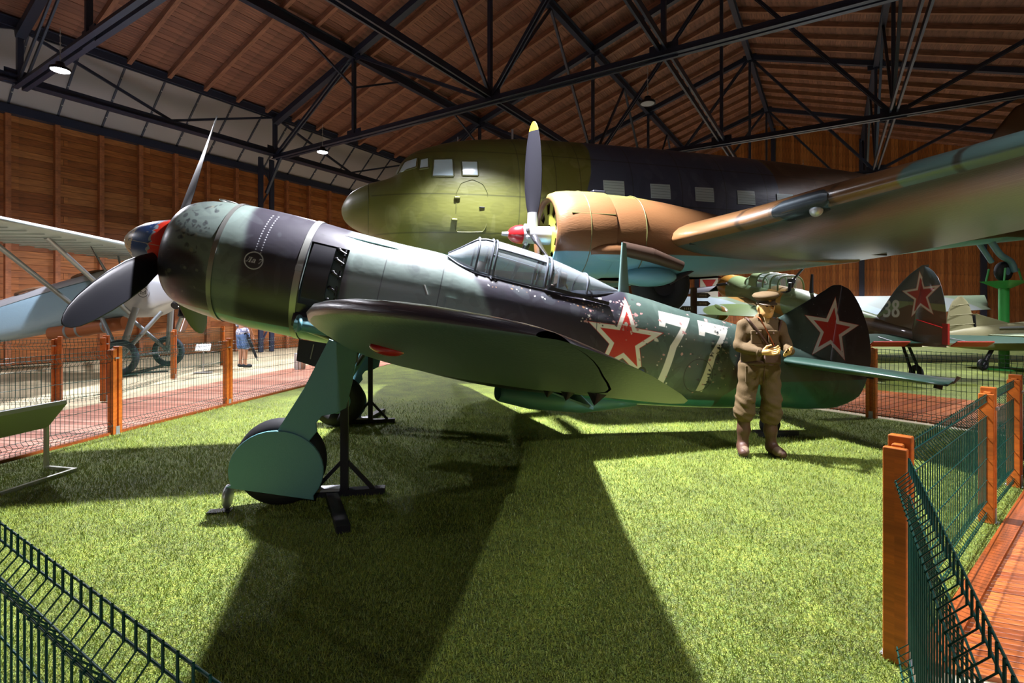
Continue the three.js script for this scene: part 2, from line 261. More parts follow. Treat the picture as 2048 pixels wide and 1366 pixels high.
TR.forEach((s, i) => {
  const g = thing('roof_truss', 'dark blue steel roof truss spanning the hall, ' + ['seventh', 'sixth', 'fifth', 'fourth', 'third', 'second', 'first'][i] + ' from the far gable wall', 'truss', [0, 0, 0], 0, 'roof trusses across the hall');
  const yt = (b) => roofY(b) - 0.42;
  for (const d of [-0.06, 0.06]) part('bottom_chord', [beam(H(s + d, EL, CH), H(s + d, ER, CH), 0.05, 0.16), beam(H(s + d * 1.6, EL, CH - 0.07), H(s + d * 1.6, ER, CH - 0.07), 0.1, 0.02)], M.steel, g);
  part('top_chord', [beam(H(s, EL, yt(EL)), H(s, RB, yt(RB)), 0.2, 0.2)], M.steel, g); part('top_chord', [beam(H(s, RB, yt(RB)), H(s, ER, yt(ER)), 0.2, 0.2)], M.steel, g);
  NB.forEach((b, k) => { part('vertical', beam(H(s, b, CH), H(s, b, yt(b)), 0.1, 0.12, H(1, 0, 0)), M.steel, g); part('gusset', beam(H(s, b - 0.32, CH + 0.06), H(s, b + 0.32, CH + 0.06), 0.03, 0.36), M.steel, g); part('gusset', beam(H(s, b - 0.28, yt(b) - 0.05), H(s, b + 0.28, yt(b) - 0.05), 0.03, 0.34), M.steel, g); });
  const pairs = [[EL, NB[0]], [NB[1], NB[0]], [NB[1], RB], [NB[3], RB], [NB[3], NB[4]], [ER, NB[4]]];
  for (const [lo, hi] of pairs) for (const d of [-0.06, 0.06]) part('diagonal', beam(H(s + d, lo, CH), H(s + d, hi, yt(hi)), 0.04, 0.09), M.steel, g);
  if (i % 2) for (const b of [EL - 0.55, ER + 0.55]) {
    part('column', [beam(H(s - 0.22, b, 0), H(s - 0.22, b, 7.3), 0.1, 0.16, H(1, 0, 0)), beam(H(s + 0.22, b, 0), H(s + 0.22, b, 7.3), 0.1, 0.16, H(1, 0, 0))], M.steel, g);
    part('column_lacing', Array.from({ length: 8 }, (_, k) => beam(H(s + (k % 2 ? 0.22 : -0.22), b, 0.3 + k * 0.86), H(s + (k % 2 ? -0.22 : 0.22), b, 0.3 + (k + 1) * 0.86), 0.05, 0.05)), M.steel, g);
    part('knee_brace', beam(H(s, b, 6.0), H(s, b + (b < 0 ? 0.9 : -0.9), 7.2), 0.08, 0.1), M.steel, g);
  }
});
NB.forEach((b, nb) => {
  const y = roofY(b) - 0.4, g = thing('purlin', 'long dark steel purlin under the roof boards ' + ['nearest the left eaves', 'halfway up the left slope', 'along the ridge', 'just past the ridge', 'near the opposite eaves'][nb], 'beam', [0, 0, 0]);
  part('web', [beam(H(S0 + 0.4, b, y), H(S1 - 0.4, b, y), 0.03, 0.3)], M.steel, g); part('flange', [beam(H(S0 + 0.4, b, y - 0.15), H(S1 - 0.4, b, y - 0.15), 0.18, 0.025), beam(H(S0 + 0.4, b, y + 0.15), H(S1 - 0.4, b, y + 0.15), 0.18, 0.025)], M.steel, g);
  if (nb >= 1 && nb <= 3) {
    part('tie_beam', [beam(H(S0 + 0.4, b - 0.08, CH + 0.12), H(S1 - 0.4, b - 0.08, CH + 0.12), 0.05, 0.16), beam(H(S0 + 0.4, b + 0.08, CH + 0.12), H(S1 - 0.4, b + 0.08, CH + 0.12), 0.05, 0.16)], M.steel, g);
    if (b !== RB) for (const s of TR) for (const d of [-1, 1]) { const e = s + d * BAY / 2; if (e > S0 && e < S1) part('brace', beam(H(s, b, CH + 0.15), H(e, b, y - 0.15), 0.08, 0.08), M.steel, g); }
  } else for (const s of TR) for (const d of [-1, 1]) { const e = s + d * 2.0; if (e > S0 && e < S1) part('brace', beam(H(s, b, y - 1.1), H(e, b, y - 0.15), 0.06, 0.06), M.steel, g); }
});
// ---- lamps
M.lampGlow = std(0xffffff, 0.4, { emissive: 0xf4f6ff, emissiveIntensity: 40 });
M.lampOff = std(0xb9c2d0, 0.25);
M.lampBody = std(0x23262e, 0.4, { metalness: 0.4 });
function lamp([x, y, z, cd, ang = 1.2, soft = 0.4], label, on = true) {
  const g = thing('pendant_lamp', label, 'lamp', [x, y, z], 0, on ? 'lit high-bay lamps' : undefined);
  part('housing', new THREE.LatheGeometry([[0, 0.16], [0.07, 0.16], [0.08, 0.1], [0.17, 0.05], [0.18, 0], [0.16, 0], [0.155, 0.02], [0, 0.02]].map(([a, b]) => new THREE.Vector2(a, b)), 28), M.lampBody, g);
  part('lens', new THREE.CylinderGeometry(0.15, 0.15, 0.012, 28).translate(0, 0.006, 0), on ? M.lampGlow : M.lampOff, g);
  part('chain', [rod(V(0, 0.16, 0), V(0, 0.85, 0), 0.006), ...[0.25, 0.4, 0.55, 0.7].map((k) => new THREE.TorusGeometry(0.018, 0.005, 6, 10).translate(0, k, 0))], M.galv, g);
  if (!on) return g;
  const l = new THREE.SpotLight(0xf6f5ff, cd, 0, ang, soft, 2); l.position.set(0, -0.03, 0); l.target.position.set(0, -5, 0); l.castShadow = true; l.shadow.radius = 7; l.shadow.mapSize.set(2048, 2048); g.add(l, l.target); l.name = 'lamp_light';
  return g;
}
const LAMP_AT = ['in front of the left timber wall beyond the parasol monoplane', 'next to the transport nose before the left wall', 'behind the transport nose in the far left', 'over the tail of the parasol monoplane', 'right above the cowl and canopy of the fighter', 'over the nose of the attack plane 38', 'over the transport wing tip side deck', 'over the olive airplane tail', 'over the orange deck corner', 'over the entrance end of the hall', 'unseen before the far gable wall beside the tail stand, added to brighten that wall', 'unseen before the far gable wall behind the attack plane, added to brighten that wall'];
LAMPS.forEach((a, i) => lamp(a, 'lit round high-bay lamp hanging ' + LAMP_AT[i]));
lamp(OFF_LAMP, 'unlit round high-bay lamp with dark blue rim hanging on a chain', false);
// ---------------------------------------------------------------- fighter in the foreground: u aft from the spinner tip, v up, w towards the left wing
const FP = 12 * Math.PI / 180, FC = Math.cos(FP), FS = Math.sin(FP);
const F = (u, v, w) => V(-3.83 + u * FC + v * FS, 2.21 - u * FS + v * FC, w);
const FM = new THREE.Matrix4().makeBasis(V(FC, -FS, 0), V(FS, FC, 0), V(0, 0, 1)).setPosition(-3.83, 2.21, 0);
const fg = (g) => g.applyMatrix4(FM);
function weldNormals(g) {
  const p = g.attributes.position, n = g.attributes.normal, m = new Map();
  for (let i = 0; i < p.count; i++) { const k = Math.round(p.getX(i) * 2e3) + '_' + Math.round(p.getY(i) * 2e3) + '_' + Math.round(p.getZ(i) * 2e3); if (!m.has(k)) m.set(k, []); m.get(k).push(i); }
  for (const l of m.values()) if (l.length > 1) { const v = V(0, 0, 0); for (const i of l) v.add(V(n.getX(i), n.getY(i), n.getZ(i))); if (v.length() > 0.2) { v.normalize(); for (const i of l) n.setXYZ(i, v.x, v.y, v.z); } }
  return g;
}
const UL = 8.7, VT = 1.4, VH = 2.3;
const sideUV = (u, v, port) => [u / UL, port ? 1 - (VT - v) / VH * 0.5 : 0.5 - (VT - v) / VH * 0.5];
function sideCanvas() {
  const c = document.createElement('canvas'); c.width = 2048; c.height = 1024; const x = c.getContext('2d');
  const GR = '#63706a', DK = '#29272f', TEAL = '#4f9a98', DG = '#46574f';
  for (const side of [0, 1]) {
    x.save(); x.beginPath(); x.rect(0, side * 512, 2048, 512); x.clip();
    const X = (u) => u / UL * 2048, Y = (v) => side * 512 + (VT - v) / VH * 512;
    const blob = (pts, col, blur = 5) => {   // patch with a soft, spray-like edge
      x.save(); x.filter = `blur(${blur}px)`; x.fillStyle = col; x.beginPath(); const q = pts.map(([a, b]) => [X(a), Y(b)]);
      x.moveTo((q[0][0] + q[q.length - 1][0]) / 2, (q[0][1] + q[q.length - 1][1]) / 2);
      for (let i = 0; i < q.length; i++) { const n = q[(i + 1) % q.length]; x.quadraticCurveTo(q[i][0], q[i][1], (q[i][0] + n[0]) / 2, (q[i][1] + n[1]) / 2); }
      x.fill(); x.restore();
    };
    x.fillStyle = GR; x.fillRect(0, side * 512, 2048, 512);
    x.fillStyle = DG; x.fillRect(X(5.0), side * 512, 2048, 512);
    blob([[0.3, 0.05], [0.6, 0.02], [1.02, -0.05], [1.02, -0.75], [0.3, -0.75]], DK, 6);  // front cowl ring: darker lower half
    blob([[1.13, 0.75], [1.2, 0.4], [1.27, 0.1], [1.28, -0.2], [1.24, -0.5], [1.2, -0.8], [1.9, -0.8], [2.3, -0.7], [2.2, -0.3], [2.19, 0.1], [2.1, 0.35], [2.05, 0.75]], DK);
    blob([[3.06, 0.62], [3.2, 0.42], [3.4, 0.34], [3.56, 0.1], [3.7, -0.15], [3.74, -0.8], [4.9, -0.8], [4.98, -0.4], [4.96, 0.1], [5.06, 0.4], [5.14, 0.7], [4.6, 0.9], [3.5, 0.9]], DK);
    blob([[6.62, 0.55], [6.5, 0.1], [6.46, -0.35], [6.9, -0.5], [7.1, 0.0], [6.95, 0.5]], DK);
    blob([[7.7, 1.5], [7.3, 1.0], [7.55, 0.75], [7.9, 0.95], [8.15, 0.5], [8.1, 0.2], [8.7, 0.1], [8.7, 1.5]], '#22242a');
    blob([[7.0, 0.9], [7.35, 0.8], [7.5, 0.4], [7.1, 0.3]], '#33423c', 8);
    // pale teal belly
    x.fillStyle = TEAL; x.beginPath(); [[0.3, -0.42], [0.7, -0.5], [1.3, -0.53], [1.9, -0.52], [2.4, -0.6], [5.2, -0.62], [5.8, -0.5], [6.38, -0.42], [6.46, -0.6], [6.4, -1], [0.3, -1]].forEach(([a, b], i) => i ? x.lineTo(X(a), Y(b)) : x.moveTo(X(a), Y(b))); x.fill();
    x.fillStyle = '#2f6a5f'; x.beginPath(); [[6.44, -0.36], [6.6, -0.2], [7.2, -0.05], [8.6, 0.22], [8.7, -1], [6.4, -1]].forEach(([a, b], i) => i ? x.lineTo(X(a), Y(b)) : x.moveTo(X(a), Y(b))); x.fill();
    // faded, mottled paint
    let s = 77 + side; const r = () => { s = (s * 1664525 + 1013904223) >>> 0; return s / 4294967296; };
    for (let i = 0; i < 700; i++) { const u = r() * 8.6, v = -0.8 + r() * 2; x.globalAlpha = 0.05 + r() * 0.07; x.fillStyle = r() > 0.5 ? '#8fa39a' : '#17181b'; x.beginPath(); x.ellipse(X(u), Y(v), 4 + r() * 30, 3 + r() * 14, r() * 3, 0, 7); x.fill(); }
    x.globalAlpha = 1;
    // blotches of wear on the front cowl ring
    for (let i = 0; i < 160; i++) { const u = 0.42 + r() * 0.5, v = -0.45 + r() * 0.95; x.globalAlpha = 0.5; x.fillStyle = r() > 0.75 ? '#7b7a66' : '#2c2f33'; x.beginPath(); x.ellipse(X(u), Y(v), 1 + r() * 5, 1 + r() * 4, r() * 3, 0, 7); x.fill(); }
    x.globalAlpha = 1;
    // star and number
    const poly = (pts, col) => { x.fillStyle = col; x.beginPath(); pts.forEach(([a, b], i) => i ? x.lineTo(X(a), Y(b)) : x.moveTo(X(a), Y(b))); x.closePath(); x.fill(); };
    const st = (cx, cy, R, lean) => { const k = (q) => star(cx, cy, R * q, R * 0.40 * q, Math.PI / 2 + lean).map(([a, b]) => [a, b]); poly(k(1), '#b2332b'); poly(k(0.965), '#d9d6c8'); poly(k(0.665), '#b8332a'); };
    st(5.09, 0.03, 0.48, side ? -0.06 : 0.06);
    st(7.86, 0.70, 0.43, side ? -0.05 : 0.05);
    const seven = (u0) => poly((side ? [[0.41, 0], [0, 0], [0.17, 0.37], [0.25, 0.79], [0.33, 0.79], [0.28, 0.4], [0.13, 0.13], [0.34, 0.12], [0.35, 0.17], [0.41, 0.17]] : [[0, 0], [0.41, 0], [0.24, 0.37], [0.185, 0.79], [0.10, 0.79], [0.16, 0.36], [0.28, 0.13], [0.085, 0.12], [0.075, 0.17], [0.0, 0.17]]).map(([a, b]) => [u0 + a, 0.44 - b]), '#d6d4c6');
    seven(5.47); seven(5.98);
    // name roundel on the cowl
    x.strokeStyle = '#cfd3d8'; x.lineWidth = 2.2; x.beginPath(); x.ellipse(X(1.37), Y(0.03), X(0.078), X(0.078) * 0.95, 0, 0, 7); x.stroke();
    x.fillStyle = '#d4d8dc'; x.font = 'italic bold 15px serif'; x.textAlign = 'center'; x.save(); x.translate(X(1.37), Y(0.03) + 5); if (side) x.scale(1, 1); x.fillText('Ла 7', 0, 0); x.restore();
    // small blue cap and rivet rows
    x.fillStyle = '#1d2c6b'; x.beginPath(); x.arc(X(5.36), Y(-0.26), 8, 0, 7); x.fill(); x.strokeStyle = '#1c1d22'; x.lineWidth = 5; x.beginPath(); x.arc(X(5.36), Y(-0.26), 10, 0, 7); x.stroke();
    x.fillStyle = '#b8bcc0'; for (let i = 0; i < 16; i++) for (const d of [0, 0.05]) { x.beginPath(); x.arc(X(1.36 + d), Y(0.5 - i * 0.026), 1.4, 0, 7); x.fill(); }
    x.strokeStyle = 'rgba(20,22,24,.7)'; x.lineWidth = 1.6; const line = (...p) => { x.beginPath(); p.forEach(([a, b], i) => i ? x.lineTo(X(a), Y(b)) : x.moveTo(X(a), Y(b))); x.stroke(); };
    line([3.06, 0.6], [3.06, -0.7]); line([2.5, 0.5], [2.5, -0.4]); line([1.85, 0.42], [2.45, 0.36]); line([4.72, 0.33], [4.78, -0.3]); x.beginPath(); x.arc(X(6.05), Y(-0.18), 42, 0, 7); x.stroke(); line([3.8, -0.2], [4.5, -0.22]);
    // flaked paint: pale pink filler and bare edges, thick round the star and numbers
    const chip = (u, v, q, col) => { x.fillStyle = col; x.beginPath(); const n = 6 + (r() * 4 | 0); for (let i = 0; i < n; i++) { const a = i / n * 6.283, k = q * (0.4 + r()); x.lineTo(X(u) + Math.cos(a) * k * 1.5, Y(v) + Math.sin(a) * k); } x.fill(); };
    for (let i = 0; i < 210; i++) { const near = r(), u = near < 0.45 ? 4.55 + r() * 0.7 : 5.1 + r() * 1.4, v = near < 0.45 ? 0.12 + r() * 0.33 : -0.4 + r() * 0.9; chip(u, v, 0.6 + r() * r() * 4.5, r() > 0.45 ? '#b98c86' : (r() > 0.5 ? '#c9c7ba' : '#3a3d3c')); }
    for (let i = 0; i < 70; i++) chip(6.16 + r() * 0.22, -0.3 + r() * 0.72, 0.6 + r() * 3.2, r() > 0.5 ? '#33393a' : '#7e7f76');
    for (let i = 0; i < 60; i++) chip(3.5 + r() * 1.3, 0.28 + r() * 0.1, 0.5 + r() * 1.8, r() > 0.5 ? '#c8c6bd' : '#8d6a4c');
    for (let i = 0; i < 40; i++) chip(7.4 + r() * 0.9, 0.3 + r() * 0.8, 0.4 + r() * 1.0, '#8b8f8c');
    x.restore();
  }
  const t = new THREE.CanvasTexture(c); t.colorSpace = THREE.SRGBColorSpace; t.anisotropy = 8; return t;
}
const sideTex = sideCanvas();
M.fSkin = phys(0xffffff, 0.42, { map: sideTex, roughnessMap: roughTex, bumpMap: bumpFine, bumpScale: 0.0012, clearcoat: 0.35, clearcoatRoughness: 0.3 });
M.fTeal = std(0x5c8f96, 0.5, { bumpMap: bumpFine, bumpScale: 0.001 });
M.fDark = std(0x17181f, 0.5);
M.fBlack = std(0x14141a, 0.38);
M.rubber = std(0x17171a, 0.75);
M.strap = std(0x9a9c96, 0.35, { metalness: 0.75 });
M.glass = phys(0xdfe8ec, 0.08, { transmission: 1, thickness: 0, ior: 1.45 });
M.perspex = phys(0xcdd6da, 0.16, { transmission: 0.8, thickness: 0, ior: 1.45 });
M.redGloss = phys(0xb01c20, 0.25, { clearcoat: 0.6 });
const fTab = table([[0.49, 0.35, -0.37, 0.36, 2], [0.5, 0.4, -0.42, 0.41, 2], [0.53, 0.445, -0.47, 0.455, 2], [0.6, 0.495, -0.52, 0.505, 2], [0.72, 0.54, -0.56, 0.548, 2], [0.88, 0.565, -0.59, 0.577, 2], [1.05, 0.58, -0.608, 0.594, 2], [1.3, 0.588, -0.625, 0.605, 2], [1.75, 0.58, -0.635, 0.605, 2], [2.1, 0.56, -0.64, 0.58, 2.1], [2.6, 0.545, -0.66, 0.54, 2.2], [3.06, 0.54, -0.69, 0.51, 2.4], [3.35, 0.475, -0.71, 0.49, 2.7], [3.6, 0.465, -0.72, 0.48, 2.8], [4.4, 0.465, -0.73, 0.455, 2.8], [4.8, 0.53, -0.72, 0.43, 2.4], [5.1, 0.585, -0.7, 0.41, 2.15], [5.93, 0.53, -0.6, 0.345, 2.1], [6.6, 0.51, -0.5, 0.28, 2.1], [7.12, 0.45, -0.41, 0.21, 2], [7.8, 0.38, -0.3, 0.12, 2], [8.2, 0.32, -0.2, 0.06, 2], [8.44, 0.24, -0.03, 0.02, 2]]);
const fVm = (u) => -0.02 - 0.04 * Math.max(0, Math.min(1, (u - 2) / 1.5)) + 0.08 * Math.max(0, Math.min(1, (u - 4.5) / 3.5));
function fAt(u, a, off = 0) {   // a: 0 top, pi/2 left side, pi bottom, then right side
  const [tp, bt, hw, n] = fTab(u), vm = fVm(u), c = Math.cos(a), s = Math.sin(a), e = 2 / n;
  let v = vm + (c > 0 ? tp - vm + off : vm - bt + off) * Math.sign(c) * Math.abs(c) ** e, w = (hw + off) * Math.sign(s) * Math.abs(s) ** e;
  const well = Math.max(0, Math.min(1, (u - 3.42) / 0.04)) * Math.max(0, Math.min(1, (4.5 - u) / 0.04)); if (well && c > 0 && Math.abs(w) < 0.27) v -= 0.55 * well;
  return V(u, v, w);
}
function fLoft(us, off = 0, N = 56) {
  const rings = us.map((u) => { const r = []; for (let j = 0; j <= N / 2; j++) r.push(fAt(u, Math.PI * 2 * j / N, off)); for (let j = N / 2; j <= N; j++) r.push(fAt(u, Math.PI * 2 * j / N, off)); return r; });
  const half = N / 2 + 1, g = loft(rings, { closed: false, uv: (p, i, j) => sideUV(p.x, p.y, j < half) });
  return weldNormals(g);
}
const span = (a, b, n) => Array.from({ length: n + 1 }, (_, i) => a + (b - a) * i / n);
function fPatch(u0, u1, a0, a1, off, nu = 6, na = 10, th = 0.012) {   // thin plate lying on the skin
  const out = span(u0, u1, nu).map((u) => { const r = []; for (const a of span(a0, a1, na)) r.push(fAt(u, a, off + th)); for (const a of span(a1, a0, na)) r.push(fAt(u, a, off)); return r; });
  return toCreasedNormals(loft(out, { uv: (p) => sideUV(p.x, p.y, p.z > 0) }), 0.6);
}
const FT = 10 * Math.PI / 180;
const fighter = thing('fighter_plane', 'green and black camouflaged propeller fighter with red star and white number 77', 'airplane', [0, 0, -5.667], FT);
part('front_cowl_ring', fg(fLoft([0.49, 0.493, 0.5, 0.515, 0.53, 0.56, 0.6, 0.66, 0.74, 0.85, 1.01])), M.fSkin, fighter);
part('cowl_mouth', fg(merge([new THREE.CylinderGeometry(0.37, 0.34, 0.2, 40, 1, true).rotateZ(Math.PI / 2).translate(0.59, -0.01, 0), new THREE.CircleGeometry(0.42, 40).rotateY(-Math.PI / 2).translate(0.68, -0.01, 0)])), std(0x5f726b, 0.5), fighter);
const cowlP = part('cowl_panel', fg(fLoft(span(1.025, 1.8, 10))), M.fSkin, fighter);
for (const [u0, u1] of [[1.0, 1.042], [1.735, 1.792]]) { const b = part('cowl_strap', fg(fLoft([u0, u0 + 0.001, u1 - 0.001, u1], 0.009)), M.strap, fighter, 'bare metal cowl strap'); part('strap_joint', fg(fPatch(u0 - 0.002, u1 + 0.002, 1.42, 1.5, 0.009, 2, 3, 0.006)), M.strap, b); }
part('oil_filler_rim', fg(new THREE.TorusGeometry(0.06, 0.007, 8, 24).scale(1.3, 1, 1).rotateX(Math.PI / 2).translate(0.85, 0.565, 0.06)), M.strap, fighter);
part('fuselage', fg(fLoft([...span(2.15, 3.06, 8), ...span(3.08, 3.4, 4), 3.43, 3.47, ...span(3.55, 4.4, 7), 4.45, 4.49, ...span(4.55, 8.44, 26)])), M.fSkin, fighter);
// exhaust bay: the skin is open on both sides, with the engine bearer wall set back behind it
{
  M.fBay = std(0x54605c, 0.6);
  const arc = (a0, a1, n) => loft(span(1.8, 2.15, 4).map((u) => span(a0, a1, n).map((a) => fAt(u, a))), { closed: false, uv: (p) => sideUV(p.x, p.y, p.z >= 0) });
  part('bay_top_skin', fg(arc(-0.95, 0.95, 20)), M.fSkin, fighter); part('bay_bottom_skin', fg(arc(1.98, Math.PI * 2 - 1.98, 20)), M.fSkin, fighter);
  part('bay_wall', fg(fLoft([1.8, 1.81, 2.14, 2.15], -0.085)), M.fBay, fighter, 'grey green inner wall of the exhaust bay');
  for (const u of [1.8, 2.15]) part('bay_bulkhead', fg(loft([0, -0.085].map((o) => span(0, Math.PI * 2, 40).map((a) => fAt(u, a, o))), { closed: false })), M.fBay, fighter);
}
// burnt plate and shutter arms
for (const sg of [1, -1]) {
  const A = (a) => sg > 0 ? a : 2 * Math.PI - a;
  part('exhaust_plate', fg(fPatch(1.83, 2.03, Math.min(A(1.02), A(1.86)), Math.max(A(1.02), A(1.86)), 0.012)), M.fBlack, fighter);
  for (const a of [1.02, 1.2, 1.42, 1.64, 1.82]) { const p = fAt(2.06, A(a), 0.01), q = fAt(2.13, A(a + 0.05), 0.006); part('shutter_arm', fg(merge([rod(p, q, 0.014), ball(0.022, p.x, p.y, p.z, 1, 1, 0.6, 10), rod(fAt(2.12, A(a - 0.05), 0.01), fAt(2.12, A(a + 0.09), 0.01), 0.01)])), M.fBlack, fighter); }
  part('gun_trough', fg(ball(0.05, 2.25, 0.45, 0.30 * sg, 8, 0.7, 1, 18)), M.fSkin, fighter);
  part('step_vent', fg(merge([fPatch(3.14, 3.24, Math.min(A(1.42), A(1.55)), Math.max(A(1.42), A(1.55)), 0.0, 3, 4, 0.03)])), M.fSkin, fighter);
  part('latch', fg(rod(fAt(2.9, A(1.30), 0.012), fAt(2.95, A(1.44), 0.012), 0.012)), M.strap, fighter);
}
part('belly_scoop', fg(loft([[4.5, 0, -0.72, -0.86, 0.2], [3.96, 0, -0.71, -0.875, 0.225], [3.93, 0, -0.705, -0.885, 0.235], [3.92, 0.13, -0.70, -0.89, 0.24], [3.95, 0.15, -0.69, -0.90, 0.255], [4.3, 0.15, -0.66, -0.92, 0.27], [4.9, 0.12, -0.6, -0.86, 0.24], [5.5, 0.05, -0.55, -0.68, 0.12]].map(([u, , t, b, hw]) => Array.from({ length: 24 }, (_, j) => { const a = j / 24 * Math.PI * 2; return V(u, (t + b) / 2 + (t - b) / 2 * Math.cos(a), hw * Math.sin(a)); })))), M.fTeal, fighter);
// spinner and propeller
const spinTex = (() => { const c = document.createElement('canvas'); c.width = 512; c.height = 256; const x = c.getContext('2d'); let s = 9; const r = () => { s = (s * 1664525 + 1013904223) >>> 0; return s / 4294967296; };
  x.translate(0, 256); x.scale(1, -1); x.fillStyle = '#cfc6a6'; x.fillRect(0, 0, 512, 256); const bandAt = (y, col, j) => { x.fillStyle = col; x.beginPath(); x.moveTo(0, 0); let q = y; for (let i = 0; i <= 512; i += 6) { q = y + (r() - 0.5) * j; x.lineTo(i, q); } x.lineTo(512, 0); x.fill(); };
  bandAt(142, '#2c4f86', 8); bandAt(86, '#8e9aa0', 8); bandAt(80, '#cf3524', 14);
  for (let i = 0; i < 90; i++) { x.fillStyle = ['#8b9298', '#3a4a66', '#5f6a70'][i % 3]; x.beginPath(); x.ellipse(r() * 512, 60 + r() * 110, 1 + r() * 7, 1 + r() * 4, r() * 3, 0, 7); x.fill(); }
  const t = new THREE.CanvasTexture(c); t.colorSpace = THREE.SRGBColorSpace; t.wrapS = THREE.RepeatWrapping; return t; })();
const spinner = part('spinner', fg(new THREE.LatheGeometry([[0.001, 0], [0.05, 0.012], [0.095, 0.045], [0.15, 0.1], [0.205, 0.18], [0.255, 0.29], [0.29, 0.4], [0.305, 0.5], [0.3, 0.56]].map(([r, y]) => new THREE.Vector2(r, -y)).reverse(), 48).rotateZ(Math.PI / 2).translate(0, -0.01, 0)), phys(0xffffff, 0.35, { map: spinTex, clearcoat: 0.3 }), fighter, 'spinner in worn cream, blue and red bands');
function blade(R, wid, tipMat, mat, parent, at, ang, xf, pitch = 0.55, tip = 0) {   // blade in the v-w plane turned by ang from v towards w
  const secs = [], rs = [0.16, 0.26, 0.4, 0.6, 0.85, 1.05, 1.25, 1.38, 1.45, 1.49, 1.5].map((q) => q / 1.5 * R), wd = [0.5, 0.55, 0.8, 1, 1.05, 1, 0.86, 0.66, 0.45, 0.22, 0.05];
  rs.forEach((r, i) => { const pt = pitch + 0.5 * (1 - r / R), c = wid * wd[i], dx = Math.cos(pt), dz = Math.sin(pt), t = i < 2 ? 0.09 : 0.05 * (1 - r / R) + 0.012;
    secs.push({ le: V(-dz * c / 2, r, -dx * c / 2), te: V(dz * c / 2, r, dx * c / 2), t, n: V(dx, 0, -dz) }); });
  const mk = (ss) => xf(foil(ss, { m: 8 }).rotateX(ang).translate(at.x, at.y, at.z));
  const b = part('propeller_blade', mk(tip ? secs.slice(0, 8) : secs), mat, parent); if (tip) part('blade_tip', mk(secs.slice(7)), tipMat, b, 'yellow blade tip'); return b;
}
for (const d of [349, 119, 234]) blade(1.51, 0.27, null, M.fBlack, fighter, V(0.42, -0.01, 0), d * Math.PI / 180, fg, 0.35);
// wing panels
const wDef = table([[0.45, 2.24, 4.66, 0.31], [1.2, 2.31, 4.5, 0.28], [1.9, 2.38, 4.34, 0.25], [3.0, 2.49, 4.09, 0.19], [3.7, 2.56, 3.93, 0.15], [4.1, 2.63, 3.79, 0.12], [4.35, 2.7, 3.64, 0.1], [4.55, 2.81, 3.48, 0.075], [4.68, 2.93, 3.36, 0.05], [4.75, 3.04, 3.26, 0.03], [4.775, 3.12, 3.18, 0.012]]);
const wMid = (w) => -0.39 + 0.095 * Math.max(0, w - 1.9);
const wingTex = (() => { const c = document.createElement('canvas'); c.width = 512; c.height = 1024; const x = c.getContext('2d'); x.fillStyle = '#2b2930'; x.fillRect(0, 0, 512, 1024);
  x.filter = 'blur(6px)'; x.fillStyle = '#57695f'; for (const [a, b, rx, ry] of [[250, 240, 230, 120], [300, 700, 260, 130]]) { x.beginPath(); x.ellipse(a, b, rx, ry, 0.4, 0, 7); x.fill(); } x.filter = 'none';
  let s = 5; const r = () => { s = (s * 1664525 + 1013904223) >>> 0; return s / 4294967296; }; for (let i = 0; i < 500; i++) { x.fillStyle = ['#6b5f52', '#8a8c8e', '#151417'][i % 3]; x.globalAlpha = 0.5; x.beginPath(); x.ellipse(r() * r() * 120, r() * 1024, 0.5 + r() * 2.5, 0.5 + r() * 4, 0, 0, 7); x.fill(); }
  const t = new THREE.CanvasTexture(c); t.colorSpace = THREE.SRGBColorSpace; return t; })();
M.fWingTop = phys(0xffffff, 0.35, { map: wingTex, clearcoat: 0.5, clearcoatRoughness: 0.25, bumpMap: bumpFine, bumpScale: 0.001 });
M.fWingLow = std(0x486659, 0.36, { bumpMap: bumpFine, bumpScale: 0.001 });
